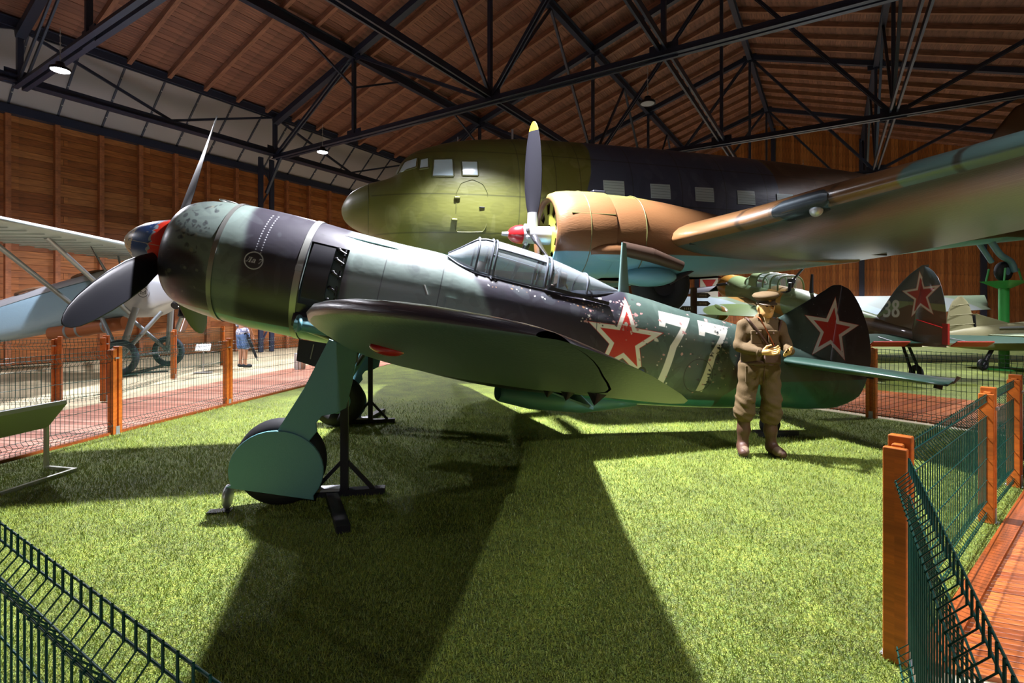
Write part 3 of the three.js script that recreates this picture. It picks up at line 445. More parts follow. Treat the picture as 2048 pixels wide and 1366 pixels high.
function fWing(sg) {
  const ws = [0.45, 0.8, 1.2, 1.55, 1.9, 2.3, 2.7, 3.1, 3.5, 3.8, 4.05, 4.25, 4.42, 4.55, 4.64, 4.7, 4.74, 4.765, 4.775], m = 14;
  const at = (w, x, up) => { const [le, te, t] = wDef(w), y = t / 0.2 * (0.2969 * Math.sqrt(x) - 0.126 * x - 0.3516 * x * x + 0.2843 * x ** 3 - 0.1036 * x ** 4); return V(le + (te - le) * x, wMid(w) - 0.04 * (te - le) * x + (up ? y * 1.05 : -y * 0.92) + 0.02 * (1 - x) * x, sg * w); };
  const xs = span(0, 1, m).map((q) => q * q * (1.6 - 0.6 * q)), split = 0.012;
  const up = loft(ws.map((w) => [at(w, split, false), at(w, split * 0.3, false), ...xs.map((x) => at(w, x, true))]), { closed: false, uv: (p, i, j) => [j / (m + 2), (Math.abs(p.z) - 0.4) / 4.4] });
  const lowSkin = (a, b, n) => loft(ws.map((w) => span(0, 1, n).map((q) => at(w, a + (b - a) * (a < 0.1 ? q * q * (1.6 - 0.6 * q) : q), false))), { closed: false, uv: (p) => [p.x, p.z] }), lo = lowSkin(split, 0.772, 12), ail = lowSkin(0.78, 1, 3);
  const g = part('wing', fg(up), M.fWingTop, fighter, 'black and green upper wing skin'); part('wing_underside', fg(lo), M.fWingLow, g, 'pale blue green wing underside'); part('aileron', fg(ail), M.fWingLow, g);
  const low = (w, x) => at(w, x, false), top = (w, x) => at(w, x, true);
  const nl = low(4.12, 0.2), nt = top(4.12, 0.2);
  for (const q of [nl, nt]) part('position_light', fg(ball(0.045, q.x, q.y, q.z, 1.1, 0.45, 0.8)), sg > 0 ? M.redGloss : phys(0x16703a, 0.25), g, sg > 0 ? 'red position light' : 'green position light');
  for (const w of [2.3, 3.1, 3.8]) { const p = low(w, 0.78); part('hinge_bracket', fg(new THREE.CylinderGeometry(0.0, 0.035, 0.06, 4).scale(1.4, 1, 0.25).rotateX(Math.PI).translate(p.x, p.y - 0.015, p.z)), M.fDark, g); }
  const f0 = low(0.7, 0.8), f1 = low(1.95, 0.79), f2 = low(1.95, 0.99), f3 = low(0.7, 0.99);
  part('flap', fg(loft([[f0, f3], [f1, f2]].map(([a, b]) => { const d = V(0, -0.10, 0); return [a.clone().add(V(0, 0.01, 0)), b.clone().add(d).add(V(0, 0.02, 0)), b.clone().add(d), a.clone()]; }))), M.fTeal, g);
  part('root_fillet', fg(loft(span(1.78, 5.3, 16).map((u) => { const k = Math.sin(Math.PI * Math.min(1, Math.max(0, (u - 1.75) / 3.6))), r = 0.1 + 0.22 * k; return Array.from({ length: 16 }, (_, j) => { const a = j / 16 * Math.PI * 2; return V(u, -0.42 - 0.02 * (u - 2) + r * 0.85 * Math.cos(a), sg * (0.42 + r * 0.9 * Math.sin(a) - 0.06 * (u - 2))); }); }), { uv: (p) => sideUV(p.x, Math.max(-0.47, p.y), p.z > 0) })), M.fSkin, g);
  part('intake_lip', fg(new THREE.TorusGeometry(0.085, 0.02, 10, 24).scale(1.5, 0.8, 1).rotateY(Math.PI / 2).rotateY(0.35 * sg).translate(1.86, -0.45, 0.6 * sg)), M.fTeal, g); part('intake_duct', fg(merge([new THREE.CylinderGeometry(0.085, 0.08, 0.3, 24, 1, true).scale(1.5, 1, 0.8).rotateZ(Math.PI / 2).rotateX(Math.PI / 2).translate(2.0, -0.45, 0.6 * sg)])), M.fTeal, g);
}
fWing(1); fWing(-1);
// undercarriage
for (const sg of [1, -1]) {
  const W = 1.37 * sg, cx = 2.131, cv = -1.464, out = (pts, t, w) => fg(plate(pts, t, 0.006).translate(0, 0, sg > 0 ? w : -w - t));
  const tyre = part('main_wheel', fg(new THREE.TorusGeometry(0.235, 0.1, 18, 44).scale(1, 1, 0.95).translate(cx, cv, W)), M.rubber, fighter); part('wheel_disc', fg(new THREE.CylinderGeometry(0.17, 0.17, 0.12, 32).rotateX(Math.PI / 2).translate(cx, cv, W)), M.fTeal, tyre);
  part('gear_leg', fg(merge([rod(V(2.42, -0.5, W - 0.02 * sg), V(2.2, -1.1, W - 0.06 * sg), 0.055), rod(V(2.2, -1.1, W - 0.06 * sg), V(cx + 0.02, cv, W - 0.13 * sg), 0.042), rod(V(cx, cv, W - 0.15 * sg), V(cx, cv, W + 0.1 * sg), 0.035)])), M.fTeal, fighter);
  const door = part('leg_door', out([[2.30, -0.46], [2.52, -0.5], [2.535, -0.76], [2.53, -0.95], [2.47, -1.0], [2.37, -1.04], [2.34, -1.1], [2.36, -1.16], [2.30, -1.28], [2.1, -1.21], [2.06, -1.26], [2.2, -0.86]].map((p) => p), 0.028, 1.5), M.fTeal, fighter);
  const cover = []; for (let i = 0; i <= 22; i++) { const a = Math.PI * (-0.17 + 1.32 * i / 22); cover.push([cx + 0.01 + 0.335 * Math.cos(a + 0.05), cv - 0.03 + 0.3 * Math.sin(a + 0.05)]); }
  part('wheel_cover', out([[cx - 0.315, cv - 0.2], [cx + 0.315, cv - 0.2], ...cover.filter((p) => p[1] > cv - 0.195)], 0.03, 1.515), M.fTeal, fighter);
  part('inner_door', fg(plate([[1.88, -0.6], [2.36, -0.58], [2.33, -0.86], [1.9, -0.8]], 0.02).translate(0, 0, 0.5 * sg)), M.fDark, fighter);
  part('door_link', fg(rod(V(2.02, -0.62, 0.53 * sg), V(2.02, -0.76, 0.53 * sg), 0.006)), M.strap, fighter); part('side_brace', fg(rod(V(2.45, -0.5, W - 0.3 * sg), V(2.25, -1.0, W - 0.06 * sg), 0.02)), M.fDark, fighter);
}
{ const tw = part('tail_wheel', fg(new THREE.TorusGeometry(0.09, 0.045, 14, 30).translate(7.29, -0.577, 0)), M.rubber, fighter); part('tail_wheel_fork', fg(merge([rod(V(7.29, -0.577, 0.07), V(7.2, -0.36, 0.05), 0.016), rod(V(7.29, -0.577, -0.07), V(7.2, -0.36, -0.05), 0.016), rod(V(7.2, -0.38, 0), V(7.1, -0.2, 0), 0.03), new THREE.CylinderGeometry(0.05, 0.05, 0.12, 16).rotateX(Math.PI / 2).translate(7.29, -0.577, 0)])), M.fDark, tw); }
// canopy
const cTab = table([[3.07, 0.545, 0.5, 0.27], [3.2, 0.655, 0.44, 0.315], [3.36, 0.79, 0.41, 0.335], [3.55, 0.81, 0.40, 0.34], [4.13, 0.765, 0.395, 0.335], [4.6, 0.68, 0.43, 0.29], [4.85, 0.625, 0.5, 0.21], [5.04, 0.59, 0.56, 0.09]]);
const cArc = (u, off = 0, n = 18) => span(0, 1, n).map((t) => { const [tp, sl, hw] = cTab(u), a = Math.PI * t, e = 0.72; return V(u, sl + (tp - sl + off) * Math.abs(Math.sin(a)) ** e, (hw + off) * Math.sign(Math.cos(a)) * Math.abs(Math.cos(a)) ** e); });
for (const [nm, a, b, n] of [['windscreen', 3.075, 3.53, 5], ['sliding_hood', 3.55, 4.13, 5], ['rear_glazing', 4.16, 5.03, 8]]) {
  const p = part(nm, fg(loft(span(a, b, n).map((u) => cArc(u)), { closed: false })), M.perspex, fighter);
  const fr = []; const bars = nm === 'windscreen' ? [3.37, 3.52] : nm === 'sliding_hood' ? [3.56, 4.12] : [4.17, 4.6];
  for (const u of bars) fr.push(fg(new THREE.TubeGeometry(new THREE.CatmullRomCurve3(cArc(u, 0.004)), 30, u > 4.1 && u < 4.2 ? 0.017 : 0.012, 6)));
  for (const k of nm === 'sliding_hood' ? [0, 4, 9, 14, 18] : nm === 'windscreen' ? [0, 6, 12, 18] : [0, 18]) fr.push(fg(new THREE.TubeGeometry(new THREE.CatmullRomCurve3(span(a, b, 8).map((u) => cArc(u, 0.002)[k])), 20, 0.011, 6)));
  part('canopy_frame', fr, k_frame(), p);
}
function k_frame() { return M.cFrame || (M.cFrame = std(0x5b6068, 0.4, { metalness: 0.4 })); }
for (const sg of [1, -1]) part('canopy_rail', fg(beam(V(4.18, 0.405, 0.36 * sg), V(4.85, 0.385, 0.345 * sg), 0.025, 0.035)), M.fDark, fighter);
part('gunsight', fg(merge([box(0.08, 0.12, 0.08, 3.46, 0.5, 0), box(0.02, 0.1, 0.07, 3.5, 0.6, 0)])), M.fDark, fighter);
part('pilot_seat', fg(merge([rbox(0.06, 0.55, 0.36, 0.02, 4.25, 0.2, 0), rbox(0.1, 0.16, 0.24, 0.03, 4.36, 0.56, 0)])), std(0x59463a, 0.7), fighter);
part('armour_glass_frame', fg(merge([rod(V(4.3, 0.42, 0.2), V(4.3, 0.68, 0.14), 0.012), rod(V(4.3, 0.42, -0.2), V(4.3, 0.68, -0.14), 0.012), rod(V(4.3, 0.68, 0.14), V(4.3, 0.68, -0.14), 0.012)])), k_frame(), fighter);
part('aerial_mast', fg(foil([{ le: V(5.06, 0.56, 0), te: V(5.2, 0.56, 0), t: 0.05, n: V(0, 0, 1) }, { le: V(4.98, 1.14, 0), te: V(5.04, 1.14, 0), t: 0.025, n: V(0, 0, 1) }], { m: 6 })), std(0x5f7a74, 0.5), fighter);
// tail
function profFoil(secs, prof, uv) {
  return loft(secs.map(({ le, te, t, n }) => { const c = te.clone().sub(le); return [...prof.map(([x, k]) => le.clone().addScaledVector(c, x).addScaledVector(n, k * t / 2)), ...prof.slice().reverse().map(([x, k]) => le.clone().addScaledVector(c, x).addScaledVector(n, -k * t / 2))]; }), { uv });
}
const PF = [[0, 0.06], [0.02, 0.35], [0.08, 0.62], [0.25, 0.9], [0.6, 1], [1, 0.86]], PR = [[0, 0.5], [0.04, 0.8], [0.15, 0.82], [0.5, 0.5], [1, 0.04]];
const finLE = table([[0.2, 6.55], [0.48, 6.86], [0.67, 7.09], [1.0, 7.49], [1.18, 7.70], [1.245, 7.77], [1.275, 7.83], [1.285, 7.9]]), rudTE = table([[-0.2, 8.18], [-0.07, 8.4], [0.08, 8.49], [0.35, 8.525], [0.48, 8.52], [0.79, 8.42], [1.02, 8.28], [1.15, 8.17], [1.22, 8.09], [1.265, 8.02], [1.285, 7.92]]);
const nz = V(0, 0, 1), puv = (p, i, j) => sideUV(p.x, p.y, p.z >= 0), hinge = (v) => 7.905 + 0.0 * v;
part('fin', fg(toCreasedNormals(profFoil(span(0, 1, 18).map((q) => 0.2 + 1.083 * Math.sin(q * Math.PI / 2)).map((v) => ({ le: V(finLE(v)[0], v, 0), te: V(Math.max(hinge(v) - 0.008, finLE(v)[0] + 0.004), v, 0), t: 0.16 - 0.1 * v, n: nz })), PF, puv), 0.7)), M.fSkin, fighter);
part('rudder', fg(toCreasedNormals(profFoil(span(0, 1, 22).map((q) => -0.19 + 1.473 * Math.sin(q * Math.PI / 2)).map((v) => ({ le: V(v < 0.2 ? 8.0 : hinge(v) + 0.008, v, 0), te: V(rudTE(v)[0], v, 0), t: (v < 0.2 ? 0.12 : 0.15 - 0.1 * v), n: nz })), PR, puv), 0.7)), M.fSkin, fighter);
for (const sg of [1, -1]) {
  const sD = table([[0.1, 7.16, 7.74, 8.22, 0.13], [0.8, 7.27, 7.76, 8.16, 0.11], [1.3, 7.36, 7.78, 8.06, 0.08], [1.5, 7.42, 7.78, 7.98, 0.06], [1.62, 7.49, 7.77, 7.89, 0.045], [1.68, 7.56, 7.75, 7.81, 0.03], [1.71, 7.64, 7.7, 7.73, 0.012]]), ws = [0.1, 0.4, 0.8, 1.1, 1.3, 1.42, 1.5, 1.57, 1.62, 1.66, 1.69, 1.71], vv = (w) => 0.2;
  const st = part('tailplane', fg(toCreasedNormals(profFoil(ws.map((w) => { const [a, h] = sD(w); return { le: V(a, vv(w), sg * w), te: V(h - 0.006, vv(w) + 0.05, sg * w), t: sD(w)[3], n: V(0, 1, 0) }; }), PF), 0.8)), std(0x2f463c, 0.32), fighter);
  part('elevator', fg(toCreasedNormals(profFoil(ws.map((w) => { const d = sD(w); return { le: V(d[1] + 0.006, vv(w) + 0.05, sg * w), te: V(d[2], vv(w) + 0.11, sg * w), t: d[3], n: V(0, 1, 0) }; }), PR), 0.8)), std(0x474c4c, 0.45), st);
  for (const w of [0.75, 1.5]) part('hinge_bracket', fg(box(0.07, 0.05, 0.03, 7.8, 0.2, sg * w)), M.fDark, st);
}
// supports under the fighter
function stand(t, w, hh, dir, label) {
  const g = thing('jack_stand', label, 'stand', [0, 0, -5.667], FT); const o = (a, b, c) => V(t + a, b, w + c);
  part('upright', beam(o(0, 0.04, 0), o(0, hh, 0), 0.06, 0.06, V(1, 0, 0)), M.fDark, g); part('saddle', box(0.2, 0.12, 0.14, t, hh, w), M.fDark, g);
  part('foot_beam', merge([beam(o(-0.12, 0.03, -0.05 * dir), o(0.1, 0.03, 0.75 * dir), 0.09, 0.05), beam(o(-0.42, 0.03, 0), o(0.32, 0.03, 0), 0.08, 0.05)]), M.fDark, g);
  part('brace', merge([beam(o(0, 0.3, 0), o(-0.24, 0.05, 0), 0.03, 0.03), beam(o(0, 0.3, 0), o(0.22, 0.05, 0), 0.03, 0.03)]), M.fDark, g);
  part('chock_plate', box(0.3, 0.02, 0.1, t - 0.18, 0.07, w + 0.02 * dir), M.galv, g);
}
stand(-1.6, 1.26, 1.14, 1, 'black steel jack stand behind the front fairing-covered wheel of the fighter');
stand(-1.66, -1.5, 1.14, -1, 'black steel jack stand beside the far main wheel of the fighter');
{ const g = thing('tail_support', 'low black steel cradle under the fighter tail wheel', 'stand', [0, 0, -5.667], FT); part('plate', box(0.3, 0.03, 0.3, 3.2, 0.015, 0), M.fDark, g); part('cheek', merge([box(0.06, 0.22, 0.02, 3.18, 0.12, 0.1), box(0.06, 0.22, 0.02, 3.18, 0.12, -0.1), box(0.5, 0.05, 0.06, 3.2, 0.04, 0.13)]), M.fDark, g); }
{ const c = thing('wheel_chock', 'small grey metal wheel chock in front of the fighter main wheel', 'chock', [0, 0, -5.667], FT); part('paddle', ball(0.09, -2.42, 0.1, 1.42, 0.35, 1, 1.0), M.galv, c); part('foot', box(0.16, 0.012, 0.08, -2.46, 0.008, 1.46), M.fDark, c); }
// ---------------------------------------------------------------- twin-engined transport behind: s aft from the nose, y up, l towards its left wing
const LT = 15.5 * Math.PI / 180, transport = thing('transport_plane', 'large twin-engined transport airplane in olive, slate blue and brown camouflage with square cabin windows', 'airplane', [-2.98, 0, -8.95], LT);
const lTab = table([[0, 3.3, 3.22, 0.03], [0.03, 3.38, 3.12, 0.14], [0.1, 3.5, 3.03, 0.27], [0.2, 3.6, 2.96, 0.38], [0.45, 3.73, 2.84, 0.58], [0.88, 3.885, 2.62, 0.82], [1.0, 4.12, 2.58, 0.88], [1.2, 4.31, 2.52, 0.96], [1.53, 4.45, 2.45, 1.06], [1.93, 4.57, 2.39, 1.13], [2.5, 4.66, 2.32, 1.18], [3.5, 4.74, 2.26, 1.21], [6.0, 4.78, 2.25, 1.22], [9.0, 4.76, 2.42, 1.17], [12, 4.66, 2.78, 0.93], [15, 4.42, 3.16, 0.52], [17.6, 4.1, 3.45, 0.22], [18.5, 3.9, 3.6, 0.06]]);
const lVm = (s) => 3.28 + 0.2 * Math.min(1, s / 1.5) + 0.3 * Math.max(0, Math.min(1, (s - 9) / 8));
const LN = 2.15;
const lRing = (s, N = 56) => { const [t, b, hw] = lTab(s), vm = Math.min(lVm(s), t - 0.03), r = []; const P = (a) => { const c = Math.cos(a), q = Math.sin(a); return V(s, vm + (c > 0 ? t - vm : vm - b) * Math.sign(c) * Math.abs(c) ** (2 / LN), hw * Math.sign(q) * Math.abs(q) ** (2 / LN)); }; for (let j = 0; j <= N / 2; j++) r.push(P(Math.PI * 2 * j / N)); for (let j = N / 2; j <= N; j++) r.push(P(Math.PI * 2 * j / N)); return r; };
function lSide(s, y, off = 0, sg = 1) { const [t, b, hw] = lTab(s), vm = Math.min(lVm(s), t - 0.03), k = Math.min(0.999, y > vm ? (y - vm) / (t - vm) : (vm - y) / (vm - b)), z = hw * (1 - k ** LN) ** (1 / LN); const n = V(0, (y - vm) / ((t - b) ** 2 / 4), z / (hw * hw)).normalize(); return V(s, y, sg * z).addScaledVector(V(n.x, n.y, sg * n.z), off); }
const paintTex = (w, h, draw) => { const c = document.createElement('canvas'); c.width = w; c.height = h; const x = c.getContext('2d'); let s = 31; const r = () => { s = (s * 1664525 + 1013904223) >>> 0; return s / 4294967296; }; draw(x, r); const t = new THREE.CanvasTexture(c); t.colorSpace = THREE.SRGBColorSpace; t.wrapS = t.wrapT = THREE.ClampToEdgeWrapping; return t; };
const lPaint = paintTex(2048, 512, (x, r) => {
  const X = (s) => s / 19 * 2048, Y = (y) => (7.6 - y) / 5.6 * 512;
  x.fillStyle = '#64672f'; x.fillRect(0, 0, 2048, 512);
  x.fillStyle = '#46506a'; x.beginPath(); [[4.32, 8], [4.28, 4.4], [4.2, 3.9], [4.05, 3.4], [4.15, 2], [8.2, 2], [8.28, 3.9], [8.16, 4.4], [8.2, 8]].forEach(([a, b]) => x.lineTo(X(a), Y(b))); x.fill();
  x.fillStyle = '#54402f'; x.fillRect(X(8.2), 0, 2048, 512); x.fillStyle = '#64672f'; x.beginPath(); [[12, 8], [12.6, 4], [12.2, 2], [14.5, 2], [14.8, 4], [14.2, 8]].forEach(([a, b]) => x.lineTo(X(a), Y(b))); x.fill();
  x.fillStyle = '#6fa6b4'; x.beginPath(); [[0.5, 2.75], [1.05, 2.6], [1.8, 2.5], [4, 2.42], [9, 2.6], [16, 3.4], [19, 3.5], [19, 1], [0, 1]].forEach(([a, b]) => x.lineTo(X(a), Y(b))); x.fill();
  for (let i = 0; i < 500; i++) { x.globalAlpha = 0.05; x.fillStyle = r() > 0.5 ? '#fff' : '#000'; x.beginPath(); x.ellipse(X(r() * 19), Y(2 + r() * 3), 4 + r() * 30, 3 + r() * 10, r() * 3, 0, 7); x.fill(); } x.globalAlpha = 1;
  x.strokeStyle = 'rgba(30,32,18,.55)'; x.lineWidth = 1.3; for (const s of [2.9, 3.55, 4.0, 5.0, 6.0, 6.95, 7.9, 9.2]) { x.beginPath(); x.moveTo(X(s), Y(5)); x.lineTo(X(s), Y(2)); x.stroke(); } for (const y of [3.42, 2.82, 4.2]) { x.beginPath(); x.moveTo(X(0.5), Y(y)); x.lineTo(X(12), Y(y)); x.stroke(); }
});
M.lSkin = phys(0xffffff, 0.46, { map: lPaint, bumpMap: bumpFine, bumpScale: 0.004, clearcoat: 0.12, clearcoatRoughness: 0.3 });
const lUV = (p) => [p.x / 19, 1 - (7.6 - p.y) / 5.6];
part('fuselage', weldNormals(loft([0, 0.01, 0.03, 0.06, 0.1, 0.15, 0.2, 0.3, 0.4, 0.5, 0.6, 0.7, 0.8, 0.88, 0.92, 0.96, 1.0, 1.06, 1.13, 1.2, 1.3, 1.4, 1.53, 1.7, 1.93, 2.2, 2.5, 3, 3.5, 4.5, 6, 7.5, 9, 10.5, 12, 13.5, 15, 16.3, 17.6, 18.2, 18.5].map((s) => lRing(s)), { closed: false, uv: lUV })), M.lSkin, transport);
M.paneWhite = phys(0xc4dde6, 0.15, { clearcoat: 0.6 }); M.oliveTrim = std(0x595c33, 0.4);
function lQuad(c, off, th, nu = 4, nv = 4, sg = 1) {   // plate on the side skin, corners [s, y] going round
  const at = (a, b, o) => { const s = (c[0][0] * (1 - a) + c[3][0] * a) * (1 - b) + (c[1][0] * (1 - a) + c[2][0] * a) * b, y = (c[0][1] * (1 - a) + c[3][1] * a) * (1 - b) + (c[1][1] * (1 - a) + c[2][1] * a) * b; return lSide(s, y, o, sg); };
  return toCreasedNormals(loft(span(0, 1, nu).map((a) => [...span(0, 1, nv).map((b) => at(a, b, off + th)), ...span(1, 0, nv).map((b) => at(a, b, off))])), 0.6);
}
const lLine = (pts, r, sg = 1, closed = false) => new THREE.TubeGeometry(new THREE.CatmullRomCurve3(pts.map(([s, y]) => lSide(s, y, 0.002, sg)), closed, 'catmullrom', 0.1), pts.length * 6, r, 5, closed);
const cockpitWins = [[[0.93, 3.8], [1.05, 4.02], [1.25, 4.07], [1.22, 3.88]], [[1.26, 3.84], [1.29, 4.02], [1.42, 4.05], [1.41, 3.86]], [[1.46, 3.7], [1.5, 4.01], [1.8, 4.02], [1.8, 3.71]], [[1.94, 3.73], [1.94, 3.98], [2.2, 3.99], [2.2, 3.74]]];
const cabinWins = span(0, 6, 6).map((i) => { const a = 4.42 + i * 0.925; return [[a, 3.54], [a, 3.8], [a + 0.4, 3.81], [a + 0.4, 3.54]]; });
for (const sg of [1, -1]) {
  for (const c of cockpitWins) { const f = part('window_frame', lLine([...c, c[0]].flatMap((p, i, l) => i ? [[l[i - 1][0] * 0.5 + p[0] * 0.5, l[i - 1][1] * 0.5 + p[1] * 0.5], p] : [p]), 0.018, sg), M.oliveTrim, transport); part('pane', lQuad(c, 0.0, 0.012, 4, 4, sg), M.paneWhite, f, 'pale glazed pane'); }
  for (const c of cabinWins) { const p = part('cabin_window', lQuad(c, 0.0, 0.01, 3, 3, sg), M.paneWhite, transport, 'pale square cabin window'); part('blind_slat', Array.from({ length: 5 }, (_, k) => lQuad([[c[0][0] + 0.01, 3.565 + k * 0.05], [c[0][0] + 0.01, 3.572 + k * 0.05], [c[2][0] - 0.01, 3.572 + k * 0.05], [c[2][0] - 0.01, 3.565 + k * 0.05]], 0.009, 0.003, 2, 1, sg)), std(0x86a2aa, 0.3), p).userData.kind = 'stuff'; }
}
const door = part('crew_door', lLine([[1.84, 2.9], [1.84, 3.2], [1.84, 3.44], [1.92, 3.6], [2.1, 3.67], [2.27, 3.6], [2.35, 3.45], [2.35, 2.92], [2.3, 2.84], [2.1, 2.83], [1.88, 2.83], [1.84, 2.9]], 0.008), M.oliveTrim, transport, 'outline of the arched crew door');
for (const [s, y] of [[1.85, 3.36], [1.82, 3.02]]) { const p = lSide(s, y, 0.02); part('hinge', rbox(0.1, 0.04, 0.06, 0.015, p.x, p.y, p.z), M.oliveTrim, door); }
{ const p = lSide(2.26, 3.22, 0.01); part('handle', rbox(0.09, 0.018, 0.03, 0.006, p.x, p.y, p.z), M.fDark, door); }
part('nose_seam', new THREE.TubeGeometry(new THREE.CatmullRomCurve3(lRing(0.45, 24).map((p) => p.clone())), 60, 0.006, 5), M.oliveTrim, transport);
part('fuselage_aerial', [rod(V(2.05, 4.58, 0), V(2.05, 4.74, 0), 0.01), rod(V(3.1, 4.7, 0), V(3.1, 4.98, 0), 0.022), box(0.16, 0.03, 0.08, 3.1, 4.74, 0)], M.galv, transport);
// wings
const lw = table([[0.9, 4.3, 2.42, 8.5, 2.31, 0.6], [3.4, 4.4, 2.48, 8.3, 2.37, 0.56], [4.4, 4.68, 2.55, 8.2, 2.44, 0.52], [5, 4.85, 2.62, 8.12, 2.48, 0.49], [6.1, 5.1, 2.71, 7.98, 2.56, 0.44], [7, 5.3, 2.78, 7.9, 2.63, 0.4], [9, 5.8, 2.94, 7.75, 2.69, 0.3], [12, 6.55, 3.18, 7.6, 3.0, 0.17], [13.1, 6.85, 3.27, 7.5, 3.14, 0.1], [13.5, 7.1, 3.31, 7.35, 3.27, 0.03]]);
const lwTop = paintTex(512, 512, (x) => { x.fillStyle = '#6e4e2f'; x.fillRect(0, 0, 512, 512); x.fillStyle = '#4f6a66'; x.beginPath(); x.moveTo(222, 0); x.lineTo(236, 512); x.lineTo(400, 512); x.lineTo(380, 0); x.fill(); x.fillStyle = '#5b5f33'; x.fillRect(395, 0, 120, 512); x.strokeStyle = 'rgba(40,28,16,.6)'; x.lineWidth = 2; for (let i = 0; i < 14; i++) { x.beginPath(); x.moveTo(i * 38 + 10, 0); x.lineTo(i * 38 + 10, 512); x.stroke(); } });
const lwLow = paintTex(1024, 512, (x, r) => { x.fillStyle = '#3b4742'; x.fillRect(0, 0, 1024, 512); for (let i = 0; i < 160; i++) { x.globalAlpha = 0.12; x.fillStyle = ['#7a8f86', '#45524e', '#566a5e'][i % 3]; x.fillRect(r() * 1024, r() * 512, 30 + r() * 120, 2 + r() * 6); } x.globalAlpha = 0.7; x.strokeStyle = '#2c3434'; x.lineWidth = 2; for (const u of [300, 340, 560, 720]) { x.beginPath(); x.moveTo(u, 0); x.lineTo(u, 512); x.stroke(); } x.globalAlpha = 1; });
M.lwTop = phys(0xffffff, 0.33, { map: lwTop, clearcoat: 0.5, clearcoatRoughness: 0.2 }); M.lwLow = phys(0xffffff, 0.3, { map: lwLow, clearcoat: 0.3, clearcoatRoughness: 0.2, bumpMap: bumpFine, bumpScale: 0.002 });
function lWing(sg) {
  const ls = [0.9, 1.6, 2.4, 3.4, 4.0, 4.4, 4.7, 5, 5.3, 5.7, 6.1, 6.6, 7, 8, 9, 10.5, 12, 12.6, 13.1, 13.35, 13.5], m = 14;
  const at = (l, x, up) => { const [a, ya, b, yb, t] = lw(l), h = t / 0.2 * (0.2969 * Math.sqrt(x) - 0.126 * x - 0.3516 * x * x + 0.2843 * x ** 3 - 0.1036 * x ** 4); return V(a + (b - a) * x, ya + (yb - ya) * x + (up ? h * 1.15 : -h * 0.72) + 0.06 * x * (1 - x), sg * l); };
  const xs = span(0, 1, m).map((q) => q * q * (1.6 - 0.6 * q)), sp = 0.028;
  const g = part('wing', loft(ls.map((l) => [at(l, sp, false), at(l, sp * 0.5, false), at(l, sp * 0.12, false), ...xs.map((x) => at(l, x, true))]), { closed: false, uv: (p, i, j) => [Math.abs(p.z) / 13.6, 1 - Math.max(0, j - 3) / m] }), M.lwTop, transport, 'brown and teal wing leading edge and top');
  part('wing_underside', loft(ls.map((l) => xs.map((x) => at(l, sp + x * (1 - sp), false))), { closed: false, uv: (p, i, j) => [Math.abs(p.z) / 13.6, j / m] }), M.lwLow, g, 'grey green glossy wing underside');
  // landing light in the leading edge
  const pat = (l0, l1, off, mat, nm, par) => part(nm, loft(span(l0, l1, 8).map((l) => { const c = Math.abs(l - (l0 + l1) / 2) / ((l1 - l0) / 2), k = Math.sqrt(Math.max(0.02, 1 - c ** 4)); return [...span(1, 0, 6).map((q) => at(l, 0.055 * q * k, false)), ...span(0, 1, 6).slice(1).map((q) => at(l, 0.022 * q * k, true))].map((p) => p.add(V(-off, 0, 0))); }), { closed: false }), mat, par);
  const pl = pat(4.72, 5.3, 0.008, std(0x2c2f33, 0.5), 'landing_light_shade_patch', g); const c = at(5.12, 0.012, false); part('reflector', ball(0.075, c.x + 0.05, c.y - 0.02, c.z, 0.8, 1, 1), M.galv, pl); pat(4.7, 5.32, 0.03, M.glass, 'landing_light_cover', pl);  // dark patch on the skin: its colour gives the shade of a recess
  part('pitot_fence', beam(at(3.55, 0.03, false), at(3.55, 0.9, false), 0.03, 0.04), M.lwLow, g);
}
lWing(1); lWing(-1);
// engines
const nacPaint = paintTex(512, 256, (x) => { const Y = (y) => (3.4 - y) / 1.8 * 256; x.fillStyle = '#6e4c2e'; x.fillRect(0, 0, 512, 256); x.fillStyle = '#6a6432'; x.beginPath(); x.moveTo(0, 0); x.lineTo(0, Y(3.02)); x.lineTo(200, Y(3.06)); x.lineTo(512, Y(2.9)); x.lineTo(512, 0); x.fill(); x.fillStyle = '#6aa2b2'; x.fillRect(0, Y(2.27), 512, 256); });
M.nac = phys(0xffffff, 0.4, { map: nacPaint, clearcoat: 0.2, clearcoatRoughness: 0.2, bumpMap: bumpFine, bumpScale: 0.002 });
const nuv = (p) => [(p.x - 2.7) / 5.6, 1 - (3.4 - p.y) / 1.8];
const circ = (s, y, l, ry, rz = ry, n = 40) => Array.from({ length: n }, (_, j) => { const a = j / n * Math.PI * 2; return V(s, y + ry * Math.cos(a), l + rz * Math.sin(a)); });
